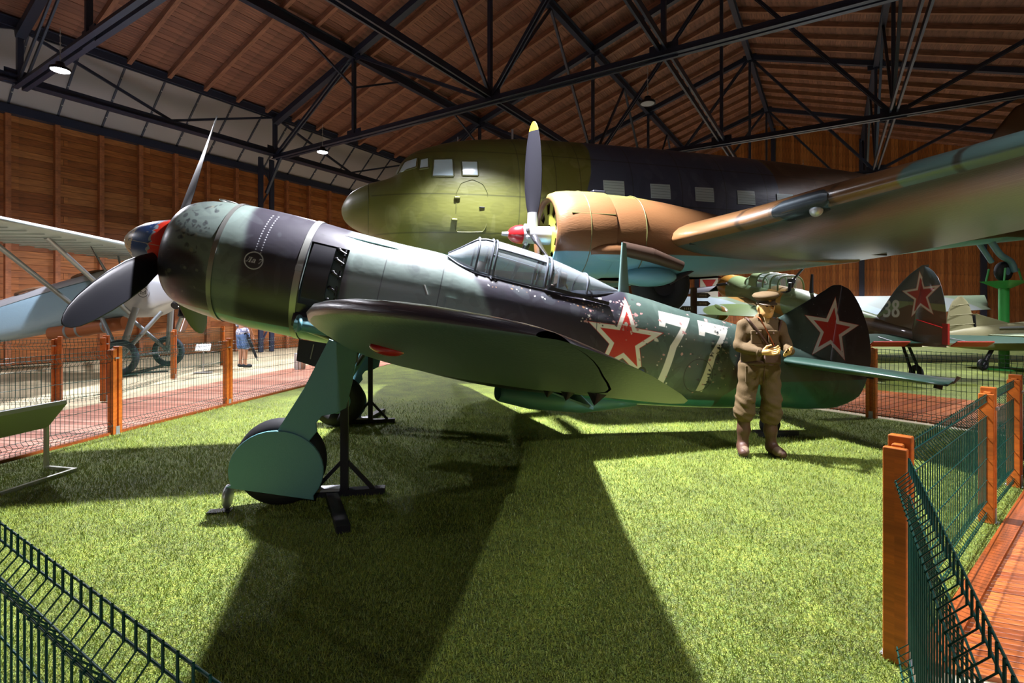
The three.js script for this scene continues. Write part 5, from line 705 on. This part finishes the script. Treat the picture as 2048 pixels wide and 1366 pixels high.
  const tw = part('tail_wheel', new THREE.TorusGeometry(0.12, 0.06, 12, 28).translate(10.75, 0.18, 0), M.rubber, g); part('tail_fork', [rod(V(10.75, 0.18, 0.09), V(10.45, 0.75, 0.06), 0.03), rod(V(10.75, 0.18, -0.09), V(10.45, 0.75, -0.06), 0.03)], M.fDark, tw);
  for (const s of [1, -1]) { const mw = part('main_wheel', new THREE.TorusGeometry(0.32, 0.13, 14, 32).translate(3.9, 0.45, 2.0 * s), M.rubber, g); part('gear_leg', [rod(V(3.9, 0.45, 1.8 * s), V(4.2, 1.4, 1.85 * s), 0.06), rod(V(3.9, 0.45, 2.2 * s), V(4.2, 1.4, 2.15 * s), 0.06)], M.galv, mw); }
}
// ---------------------------------------------------------------- olive airplane tail on the right
{
  const g = thing('olive_plane', 'khaki olive fabric-covered airplane tail with rounded rudder behind the number 38 fin', 'airplane', [11.05, 0, -13.0], 0.1), ol = std(0x8a8664, 0.5, { bumpMap: bumpFine, bumpScale: 0.002 });
  const tb = table([[0, 1.0, 0.62, 0.05], [0.7, 1.12, 0.55, 0.18], [1.6, 1.2, 0.5, 0.3], [3, 1.32, 0.5, 0.42], [4.6, 1.5, 0.6, 0.48]]);
  part('fuselage', loft(span(0, 4.6, 10).map((x) => { const [t, b, w] = tb(x); return Array.from({ length: 20 }, (_, j) => { const a = j / 20 * Math.PI * 2, c = Math.cos(a), s = Math.sin(a); return V(x, (t + b) / 2 + (t - b) / 2 * Math.sign(c) * Math.abs(c) ** 0.8, w * Math.sign(s) * Math.abs(s) ** 0.8); }); })), ol, g);
  const rd = table([[0.62, 0.02, 0.78], [1.0, -0.02, 0.76], [1.4, -0.0, 0.7], [1.7, 0.1, 0.6], [1.85, 0.22, 0.48], [1.89, 0.3, 0.4]]);
  const r = part('rudder', foil(span(0.62, 1.89, 10).map((y) => ({ le: V(rd(y)[1], y, 0), te: V(rd(y)[0], y, 0), t: 0.08, n: V(0, 0, 1) })), { m: 8 }), ol, g); for (const y of [0.9, 1.15, 1.4, 1.65]) part('rib', rod(V(rd(y)[0] + 0.03, y, 0.035), V(rd(y)[1] - 0.02, y + 0.05, 0.035), 0.008), ol, r);
  part('fin', foil([[1.0, 0.8, 2.6], [1.2, 0.77, 1.8], [1.38, 0.74, 1.1], [1.45, 0.72, 0.8]].map(([y, a, b]) => ({ le: V(b, y, 0), te: V(a, y, 0), t: 0.09, n: V(0, 0, 1) })), { m: 8 }), ol, g); part('hinge_line', beam(V(0.79, 0.7, 0), V(0.73, 1.42, 0), 0.1, 0.02, V(1, 0, 0)), M.fDark, g);
  for (const s of [1, -1]) part('tailplane', foil([[0.1, 0.9, 2.0], [1.2, 1.0, 1.9], [1.6, 1.2, 1.7]].map(([z, a, b]) => ({ le: V(b, 0.92, s * z), te: V(a, 0.92, s * z), t: 0.09 }))), std(0x93a083, 0.5), g);
  part('tail_strut', rod(V(1.2, 1.1, 0.25), V(3.4, 1.16, 0.55), 0.025), M.galv, g); part('tail_skid', [rod(V(1.3, 0.6, 0), V(1.0, 0.12, 0), 0.05), new THREE.TorusGeometry(0.1, 0.05, 10, 24).translate(1.0, 0.15, 0)], M.fDark, g);
  for (const s of [1, -1]) part('main_wheel', new THREE.TorusGeometry(0.26, 0.1, 12, 28).translate(4.4, 0.36, 0.7 * s), M.rubber, g); part('axle', [rod(V(4.4, 0.36, 0.7), V(4.4, 0.36, -0.7), 0.04), rod(V(4.4, 0.36, 0.6), V(4.2, 0.8, 0.3), 0.04), rod(V(4.4, 0.36, -0.6), V(4.2, 0.8, -0.3), 0.04)], M.fDark, g);
}
// ---------------------------------------------------------------- direction sign, banner, far things
{ const g = thing('direction_sign', 'brown wooden direction post with small dark arrow boards behind the fighter', 'sign', [3.62, 0, -10.2], 0.1), wd = std(0x43302a, 0.7); part('post', box(0.1, 1.98, 0.08, 0, 0.99, 0), wd, g);
  const bd = std(0x4a4a44, 0.6); for (const [y, s] of [[1.82, 1], [1.66, 1], [1.56, -1]]) { const b = part('arrow_board', plate([[0, -0.05], [0.22, -0.05], [0.28, 0], [0.22, 0.05], [0, 0.05]].map(([a, c]) => [s * a + s * 0.04, y + c]), 0.02).translate(0, 0, 0.045), bd, g); part('lettering', [0.08, 0.12, 0.16, 0.2].map((q) => box(0.016, 0.04, 0.004, s * q + s * 0.02, y, 0.067)), std(0xb8b6a4, 0.6), b); } }
{ const g = thing('banner', 'white banner with a red downward triangle hanging before the far timber wall', 'banner', [9.7, 0, -25.2], -0.3); part('cloth', box(0.86, 1.5, 0.02, 0, 2.95, 0), std(0xcfc8bc, 0.8), g); part('red_triangle', plate([[-0.32, 3.1], [0.32, 3.1], [0, 2.55]], 0.012).translate(0, 0, 0.01), std(0xb2302c, 0.7), g, 'red triangle'); for (const x of [-0.44, 0.44]) part('pole', rod(V(x, 0, 0), V(x, 3.75, 0), 0.03), std(0x8b2e26, 0.6), g); }
{ const g = thing('litter_bin', 'white ribbed bin standing on the far walkway', 'bin', [-5.55, 0, -13.4]); part('body', new THREE.CylinderGeometry(0.13, 0.12, 0.4, 24).translate(0, 0.2, 0), std(0xd8d6d2, 0.4), g); for (let k = 0; k < 12; k++) { const a = k / 12 * 6.283; part('rib', box(0.02, 0.36, 0.012, 0.13 * Math.sin(a), 0.2, 0.13 * Math.cos(a)), std(0xb9b7b4, 0.4), g); } part('rim', new THREE.TorusGeometry(0.13, 0.012, 8, 24).rotateX(Math.PI / 2).translate(0, 0.4, 0), M.galv, g); }
{ const g = thing('information_stand', 'small pale information board on a thin post on the sandy floor', 'sign', [-7.6, 0, -12.6], 0.4); part('board', box(0.32, 0.02, 0.24).rotateX(0.7).translate(0, 0.62, 0), std(0xdadad6, 0.4), g); part('post', rod(V(0, 0, 0), V(0, 0.6, 0), 0.012), M.galv, g); part('foot', box(0.4, 0.015, 0.2, 0, 0.008, 0), M.galv, g); }
// ---------------------------------------------------------------- figures: smooth fields of tapered capsules
const smin = (a, b, k) => { const h = Math.max(0, Math.min(1, 0.5 + 0.5 * (b - a) / k)); return b + (a - b) * h - k * h * (1 - h); };
function capD(p, [ax, ay, az, ra, bx, by, bz, rb]) { const dx = bx - ax, dy = by - ay, dz = bz - az, L = dx * dx + dy * dy + dz * dz, t = Math.max(0, Math.min(1, ((p[0] - ax) * dx + (p[1] - ay) * dy + (p[2] - az) * dz) / (L || 1))); return Math.hypot(p[0] - ax - dx * t, p[1] - ay - dy * t, p[2] - az - dz * t) - (ra + (rb - ra) * t); }
function field(fn, c, half, res) {
  const mc = new MarchingCubes(res, new THREE.MeshBasicMaterial(), false, false, 200000); mc.isolation = 0;
  for (let z = 0; z < res; z++) for (let y = 0; y < res; y++) for (let x = 0; x < res; x++) { const p = [c[0] + (x / res * 2 - 1) * half, c[1] + (y / res * 2 - 1) * half, c[2] + (z / res * 2 - 1) * half]; mc.field[x + y * res + z * res * res] = -fn(p); }
  mc.update(); const n = mc.count, g = new THREE.BufferGeometry(); g.setAttribute('position', new THREE.BufferAttribute(mc.positionArray.slice(0, n * 3), 3)); g.setAttribute('uv', new THREE.BufferAttribute(new Float32Array(n * 2), 2));
  const gg = mergeVertices(g, 1e-5); gg.computeVertexNormals(); gg.scale(half, half, half).translate(...c); const ps = gg.attributes.position, uv = gg.attributes.uv; for (let i = 0; i < ps.count; i++) uv.setXY(i, ps.getX(i) + ps.getZ(i) * 0.7, ps.getY(i)); return gg;
}
const union = (caps, k) => (p) => { let d = 9; for (const c of caps) d = smin(d, capD(p, c), k); return d; };
const ell = (p, c, r) => { const q = Math.hypot((p[0] - c[0]) / r[0], (p[1] - c[1]) / r[1], (p[2] - c[2]) / r[2]); return (q - 1) * Math.min(...r); };
function handCaps(w, dir, up, side, curl, s = 1) {   // wrist point, pointing direction, palm normal, thumb side
  const a = V(...w), d = V(...dir).normalize(), u = V(...up).normalize(), t = V(...side).normalize(), C = [], P = (f, l, n) => a.clone().addScaledVector(d, f * s).addScaledVector(t, l * s).addScaledVector(u, n * s), cap = (p, r, q, r2) => C.push([p.x, p.y, p.z, r * s, q.x, q.y, q.z, r2 * s]);
  cap(P(0, 0, 0), 0.026, P(0.05, 0, 0), 0.027); for (const l of [-0.026, -0.009, 0.009, 0.026]) cap(P(0.02, l * 0.7, 0), 0.014, P(0.085, l, 0), 0.0115);
  [[-0.028, 0.85], [-0.0095, 1.0], [0.0095, 1.06], [0.028, 0.96]].forEach(([l, f]) => { const k1 = P(0.085, l, 0), k2 = P(0.085 + 0.036 * f, l * 1.05, 0.36 * curl * 0.036), k3 = P(0.085 + 0.062 * f - 0.01 * curl, l * 1.05, 0.036 * curl), k4 = P(0.085 + 0.075 * f - 0.026 * curl, l, 0.06 * curl); cap(k1, 0.0098, k2, 0.009); cap(k2, 0.009, k3, 0.0084); cap(k3, 0.0084, k4, 0.0072); });
  cap(P(0.015, 0.022, 0.004), 0.015, P(0.05, 0.05, 0.012), 0.0115); cap(P(0.05, 0.05, 0.012), 0.0115, P(0.085, 0.056, 0.02), 0.009); return C;
}
{
  const g = thing('mannequin', 'uniformed mannequin in khaki battledress, peaked cap and brown boots standing by the fighter tail', 'mannequin', [2.56, 0, -5.33], -0.12);
  const skin = std(0xc79a5c, 0.5), cloth = std(0x5a4727, 0.85, { bumpMap: bumpFine, bumpScale: 0.002 }), leather = std(0x4f3424, 0.55, { bumpMap: bumpFine, bumpScale: 0.002 }), dust = std(0x75604c, 0.8);
  // body: head, neck, hidden trunk and the two hands as one surface
  const hx = 0.07, hy = 1.535, hz = 0.03, head = (p) => { let d = ell(p, [hx, hy + 0.02, hz - 0.012], [0.074, 0.1, 0.09]); d = smin(d, ell(p, [hx + 0.006, hy - 0.05, hz + 0.025], [0.054, 0.062, 0.058]), 0.03); d = smin(d, capD(p, [hx + 0.012, hy + 0.005, hz + 0.083, 0.008, hx + 0.016, hy - 0.028, hz + 0.1, 0.0115]), 0.012); d = smin(d, ell(p, [hx + 0.014, hy - 0.06, hz + 0.078], [0.024, 0.009, 0.012]), 0.008); d = smin(d, ell(p, [hx + 0.012, hy - 0.09, hz + 0.06], [0.022, 0.018, 0.02]), 0.02); for (const s of [-1, 1]) { d = smin(d, ell(p, [hx + s * 0.077, hy - 0.005, hz - 0.01], [0.012, 0.03, 0.02]), 0.008); d = Math.max(d, -ell(p, [hx + 0.01 + s * 0.03, hy + 0.008, hz + 0.092], [0.018, 0.012, 0.014])); d = smin(d, ell(p, [hx + 0.01 + s * 0.03, hy + 0.008, hz + 0.072], [0.013, 0.01, 0.012]), 0.004); } return smin(d, capD(p, [0.06, 1.5, 0, 0.052, 0.05, 1.38, -0.02, 0.06]), 0.03); };
  const hl = handCaps([-0.03, 1.085, 0.225], [0.95, 0.12, 0.35], [-0.1, 0.55, 0.75], [-0.15, 0.9, -0.3], 0.8, 1.0), hr = handCaps([0.215, 1.1, 0.235], [-0.5, -0.18, 0.75], [-0.2, 0.6, 0.6], [0.5, 0.8, 0.3], 0.85, 1.0);
  const trunk = field(union([[0.03, 1.4, 0, 0.05, 0.03, 0.95, 0, 0.1], [-0.14, 1.35, 0, 0.03, -0.19, 1.135, 0.03, 0.028], [-0.19, 1.135, 0.03, 0.028, -0.03, 1.085, 0.225, 0.024], [0.2, 1.34, 0, 0.03, 0.26, 1.14, 0.05, 0.028], [0.26, 1.14, 0.05, 0.028, 0.215, 1.1, 0.235, 0.024], [-0.14, 1.35, 0, 0.03, 0.2, 1.34, 0, 0.03]], 0.05), [0.04, 1.18, 0.06], 0.36, 40);
  part('body', [field(head, [hx, 1.5, hz], 0.16, 76), field(union(hl, 0.007), [0.04, 1.09, 0.25], 0.11, 76), field(union(hr, 0.007), [0.18, 1.1, 0.28], 0.11, 76), trunk], skin, g, 'pale yellowish face and hands');
  const eyeM = std(0x1d1712, 0.3); for (const s of [-1, 1]) part('eye', ball(0.008, hx + 0.01 + s * 0.03, hy + 0.006, hz + 0.083, 1.2, 0.7, 0.5), eyeM, g);
  // battledress
  const wob = (p) => 0.004 * Math.sin(p[1] * 46 + p[0] * 9) * Math.sin(p[0] * 33 + 1) + 0.003 * Math.sin(p[2] * 60 + p[1] * 20);
  const jk = union([[-0.055, 1.29, 0.0, 0.105, 0.115, 1.29, 0.0, 0.105], [-0.06, 1.12, 0.01, 0.108, 0.095, 1.12, 0.01, 0.108], [-0.07, 1.01, 0.01, 0.108, 0.1, 1.01, 0.01, 0.108], [-0.12, 1.37, -0.005, 0.048, 0.18, 1.365, -0.005, 0.048], [0.03, 1.42, -0.02, 0.058, 0.075, 1.42, -0.02, 0.058]], 0.05);
  const armL = union([[-0.152, 1.352, 0, 0.06, -0.192, 1.135, 0.03, 0.054], [-0.192, 1.135, 0.03, 0.054, -0.05, 1.085, 0.2, 0.043]], 0.03), armR = union([[0.215, 1.345, 0, 0.06, 0.262, 1.14, 0.05, 0.054], [0.262, 1.14, 0.05, 0.054, 0.225, 1.1, 0.215, 0.042]], 0.03);
  const jacket = part('jacket', field((p) => smin(smin(jk(p), armL(p), 0.025), armR(p), 0.025) + wob(p), [0.04, 1.18, 0.05], 0.4, 72), cloth, g, 'khaki wool jacket');
  for (const s of [-1, 1]) { const x = 0.03 + s * 0.082; part('pocket', rbox(0.1, 0.12, 0.03, 0.008, x, 1.225, 0.103), cloth, jacket); part('pocket_flap', rbox(0.108, 0.042, 0.04, 0.01, x, 1.28, 0.103), cloth, jacket); part('button', ball(0.008, x, 1.27, 0.125), leather, jacket); part('epaulette', rbox(0.1, 0.012, 0.05, 0.005, 0.03 + s * 0.125, 1.418, 0).rotateZ(0), cloth, jacket); part('collar_wing', plate([[0, 0], [0.075, 0.02], [0.065, 0.085], [-0.01, 0.075]].map(([a, b]) => [0.06 + s * (0.012 + a * 0.85), 1.385 + b]), 0.014).translate(0, 0, 0.052).rotateX(-0.01), cloth, jacket); part('cuff', new THREE.TorusGeometry(0.036, 0.013, 8, 22).applyMatrix4(new THREE.Matrix4().lookAt(V(0, 0, 0), s < 0 ? V(0.177, -0.045, 0.17) : V(-0.085, -0.04, 0.165), V(0, 1, 0)).setPosition(s < 0 ? V(-0.052, 1.086, 0.198) : V(0.226, 1.1, 0.212))), cloth, jacket); }
  part('scarf', plate([[0.03, 1.46], [0.1, 1.46], [0.085, 1.38], [0.062, 1.345]], 0.03).translate(0, 0, 0.04), std(0xb49f72, 0.8), jacket, 'pale scarf at the open collar'); part('waistband', new THREE.TorusGeometry(0.158, 0.028, 12, 40).scale(1.08, 0.68, 1).rotateX(Math.PI / 2).translate(0.02, 0.965, 0.01), cloth, jacket);
  part('belt', [new THREE.TorusGeometry(0.165, 0.018, 8, 40).scale(1.1, 0.72, 1).scale(1, 1, 1.3).rotateX(Math.PI / 2).translate(0.02, 0.965, 0.012), rbox(0.05, 0.045, 0.012, 0.006, 0.08, 0.965, 0.14)], leather, jacket, 'brown leather belt');
  const onChest = (x, y) => { const k = (x - 0.03) / 0.2; return V(x, y, 0.014 + 0.115 * Math.sqrt(Math.max(0.05, 1 - k * k))); };
  const strapR = (a, b, r, m, nm, lb) => part(nm, new THREE.TubeGeometry(new THREE.CatmullRomCurve3([onChest(a[0], a[1]).add(V(0, 0.02, -0.09)), ...span(0, 1, 6).map((t) => onChest(a[0] + (b[0] - a[0]) * t, a[1] + (b[1] - a[1]) * t))]), 30, r, 6), m, g, lb);
  strapR([-0.12, 1.405], [0.13, 1.04], 0.012, leather, 'shoulder_strap', 'dark leather shoulder strap'); strapR([-0.02, 1.42], [0.14, 1.1], 0.006, std(0xa24e22, 0.5), 'lanyard', 'orange brown lanyard'); strapR([0.2, 1.39], [0.12, 1.12], 0.01, leather, 'holster_strap');
  part('map_pouch', rbox(0.16, 0.11, 0.05, 0.015, 0.09, 1.02, 0.135), leather, g, 'brown leather pouch at the waist');
  // trousers, boots, cap
  const tr = union([[-0.075, 0.92, 0, 0.112, 0.1, 0.92, 0, 0.112], [-0.085, 0.86, 0, 0.108, -0.125, 0.58, 0.01, 0.088], [-0.125, 0.58, 0.01, 0.088, -0.14, 0.44, 0.0, 0.098], [-0.14, 0.44, 0, 0.098, -0.14, 0.41, 0, 0.075], [0.108, 0.86, 0, 0.105, 0.125, 0.56, 0.03, 0.088], [0.125, 0.56, 0.03, 0.088, 0.125, 0.42, 0, 0.1], [0.125, 0.42, 0, 0.1, 0.125, 0.39, 0, 0.075]], 0.04);
  const trousers = part('trousers', field((p) => tr(p) + wob(p) * 1.4 + (p[1] < 0.62 ? 0.0032 * Math.sin(p[1] * 85 + p[0] * 40 + p[2] * 30) : 0), [0, 0.68, 0], 0.37, 66), cloth, g, 'baggy khaki trousers bloused over the boots'); part('side_pocket', rbox(0.05, 0.17, 0.02, 0.005, -0.13, 0.85, 0.092), cloth, trousers); part('fly_seam', beam(V(0.025, 0.95, 0.125), V(0.02, 0.76, 0.09), 0.006, 0.01), leather, trousers);
  for (const [s, x, fx, tx] of [[-1, -0.14, -0.15, -0.185], [1, 0.125, 0.135, 0.19]]) { const b = part('boot', field(union([[x, 0.42, 0, 0.066, x, 0.26, -0.005, 0.06], [x, 0.26, -0.005, 0.06, fx, 0.1, -0.01, 0.05], [fx, 0.07, -0.03, 0.046, tx, 0.05, 0.13, 0.044], [fx, 0.09, 0.0, 0.05, (fx + tx) / 2, 0.065, 0.08, 0.046]], 0.035), [x, 0.22, 0.02], 0.24, 48), leather, g, 'scuffed brown high boot'); part('sole', [[fx, -0.03, 0.043], [tx, 0.13, 0.045]].length && loft(span(0, 1, 2).map((q) => Array.from({ length: 20 }, (_, j) => { const a = j / 20 * 6.283, t = (1 + Math.sin(a)) / 2; return V(fx + (tx - fx) * t + 0.046 * Math.cos(a), 0.002 + q * 0.02, -0.06 + 0.23 * t); }))), M.fDark, b); part('vamp', ball(0.054, (fx + tx) / 2, 0.064, 0.072, 0.98, 0.95, 1.75, 20), dust, b, 'dusty grey brown vamp'); }
  const cap = part('peaked_cap', new THREE.LatheGeometry([[0.001, 0.088], [0.07, 0.09], [0.118, 0.078], [0.134, 0.058], [0.126, 0.042], [0.098, 0.018], [0.092, 0.012], [0.092, -0.028], [0.086, -0.03]].map(([a, b]) => new THREE.Vector2(a, b)).reverse(), 40).scale(0.95, 1, 1.05).rotateX(0.16).rotateZ(0.08).translate(hx, 1.605, 0.022), cloth, g, 'khaki peaked service cap');
  part('cap_band', new THREE.CylinderGeometry(0.094, 0.093, 0.036, 40, 1, true).scale(0.95, 1, 1.05).rotateX(0.16).rotateZ(0.08).translate(hx, 1.597, 0.022), std(0x40341f, 0.8), cap); part('visor', (() => { const r = []; for (const [ro, y] of [[0.088, 0], [0.135, -0.028]]) r.push(span(-1, 1, 14).map((q) => { const a = q * 1.15; const rr2 = ro === 0.088 ? 0.088 : 0.088 + 0.05 * Math.cos(q * 1.45); return V(hx + rr2 * Math.sin(a), 1.582 + (ro === 0.088 ? 0 : -0.03 * Math.cos(q * 1.4)), 0.026 + rr2 * 1.03 * Math.cos(a)); })); const up = r.map((l) => l.map((p) => p.clone().add(V(0, 0.006, 0)))); return loft([r[0], r[1], up[1], up[0], r[0]], { closed: false }); })(), std(0x4a3a24, 0.5), cap); part('badge', ball(0.016, hx + 0.006, 1.607, 0.121, 1, 1.2, 0.5), std(0x9c7a34, 0.35, { metalness: 0.6 }), cap);
}
{ // visitor on the walkway, mostly hidden by the fighter's cowl
  const g = thing('person', 'visitor in blue shorts, patterned pale shirt and dark shoes on the walkway behind the cowl', 'person', [-7.2, 0, -13.7], 2.6), shirt = std(0xffffff, 0.8, { map: dataTex(128, 128, (u, v) => { const k = n16(u * 16, v * 16) > 0.55 ? 1 : 0; return k ? [120, 130, 170] : [206, 208, 216]; }, true, 4, 4) });
  part('body', [field(union([[-0.1, 0.85, 0, 0.09, -0.1, 0.5, 0.01, 0.06], [-0.1, 0.5, 0.01, 0.06, -0.1, 0.1, -0.01, 0.042], [-0.1, 0.08, 0, 0.04, -0.11, 0.05, 0.12, 0.035], [0.1, 0.85, 0, 0.09, 0.1, 0.5, 0.01, 0.06], [0.1, 0.5, 0.01, 0.06, 0.1, 0.1, -0.01, 0.042], [0.1, 0.08, 0, 0.04, 0.11, 0.05, 0.12, 0.035], [-0.05, 0.95, 0, 0.12, 0.05, 0.95, 0, 0.12], [0, 1.4, 0, 0.1, 0, 1.0, 0, 0.1], [-0.17, 1.4, 0, 0.05, -0.25, 1.12, 0.02, 0.04], [-0.25, 1.12, 0.02, 0.04, -0.24, 0.9, 0.1, 0.03], [0.17, 1.4, 0, 0.05, 0.25, 1.12, 0.02, 0.04], [0.25, 1.12, 0.02, 0.04, 0.24, 0.9, 0.1, 0.03], [0, 1.45, 0, 0.06, 0, 1.55, 0.01, 0.055]], 0.04), [0, 0.85, 0.02], 0.9, 96), field((p) => { let d = ell(p, [0, 1.66, 0.01], [0.075, 0.105, 0.092]); d = smin(d, capD(p, [0, 1.66, 0.095, 0.008, 0, 1.63, 0.11, 0.012]), 0.012); for (const s of [-1, 1]) d = smin(d, ell(p, [s * 0.078, 1.65, 0], [0.012, 0.03, 0.02]), 0.008); return d; }, [0, 1.65, 0.02], 0.16, 48), field(union(handCaps([-0.24, 0.9, 0.1], [0, -0.9, 0.3], [0.6, 0, 0.6], [0.4, 0, 0.8], 0.5), 0.008), [-0.24, 0.82, 0.13], 0.12, 48), field(union(handCaps([0.24, 0.9, 0.1], [0, -0.9, 0.3], [-0.6, 0, 0.6], [-0.4, 0, 0.8], 0.5), 0.008), [0.24, 0.82, 0.13], 0.12, 48)], std(0xb98a70, 0.6), g);
  part('shorts', field(union([[-0.08, 0.88, 0, 0.125, 0.08, 0.88, 0, 0.125], [-0.1, 0.85, 0, 0.11, -0.11, 0.58, 0.01, 0.1], [0.1, 0.85, 0, 0.11, 0.11, 0.58, 0.01, 0.1]], 0.03), [0, 0.75, 0], 0.32, 40), std(0x5b78a8, 0.85), g, 'blue shorts'); part('shirt', field(union([[-0.1, 1.32, 0, 0.14, 0.1, 1.32, 0, 0.14], [-0.06, 0.95, 0, 0.14, 0.06, 0.95, 0, 0.14], [-0.17, 1.38, 0, 0.08, -0.24, 1.15, 0.02, 0.07], [0.17, 1.38, 0, 0.08, 0.24, 1.15, 0.02, 0.07]], 0.07), [0, 1.16, 0], 0.38, 48), shirt, g, 'pale patterned shirt');
  for (const s of [-1, 1]) { part('shoe', field(union([[s * 0.1, 0.07, -0.03, 0.05, s * 0.11, 0.05, 0.14, 0.045]], 0.02), [s * 0.1, 0.08, 0.05], 0.16, 32), std(0x1d2434, 0.7), g); part('eye', ball(0.009, s * 0.03, 1.67, 0.098), M.fDark, g); } part('hair', field((p) => Math.max(ell(p, [0, 1.685, -0.005], [0.084, 0.1, 0.1]), 1.69 - p[1] - (p[2] < 0.03 ? 0.09 : 0)), [0, 1.68, 0], 0.15, 40), std(0x3a2a1e, 0.8), g);
}
{ const g = thing('umbrella', 'folded black umbrella held beside the visitor in blue shorts', 'umbrella', [-6.98, 0, -13.55], 0); part('canopy', rod(V(0, 0.82, 0), V(0.22, 0.28, 0), 0.05, 0.03, 10), M.fDark, g); part('tip', rod(V(0.22, 0.28, 0), V(0.25, 0.2, 0), 0.012), M.galv, g); part('handle', pipe([V(0, 0.82, 0), V(-0.04, 0.92, 0), V(-0.09, 0.94, 0), V(-0.1, 0.88, 0)], 0.012), M.fDark, g); }
renderer.render(scene, camera);
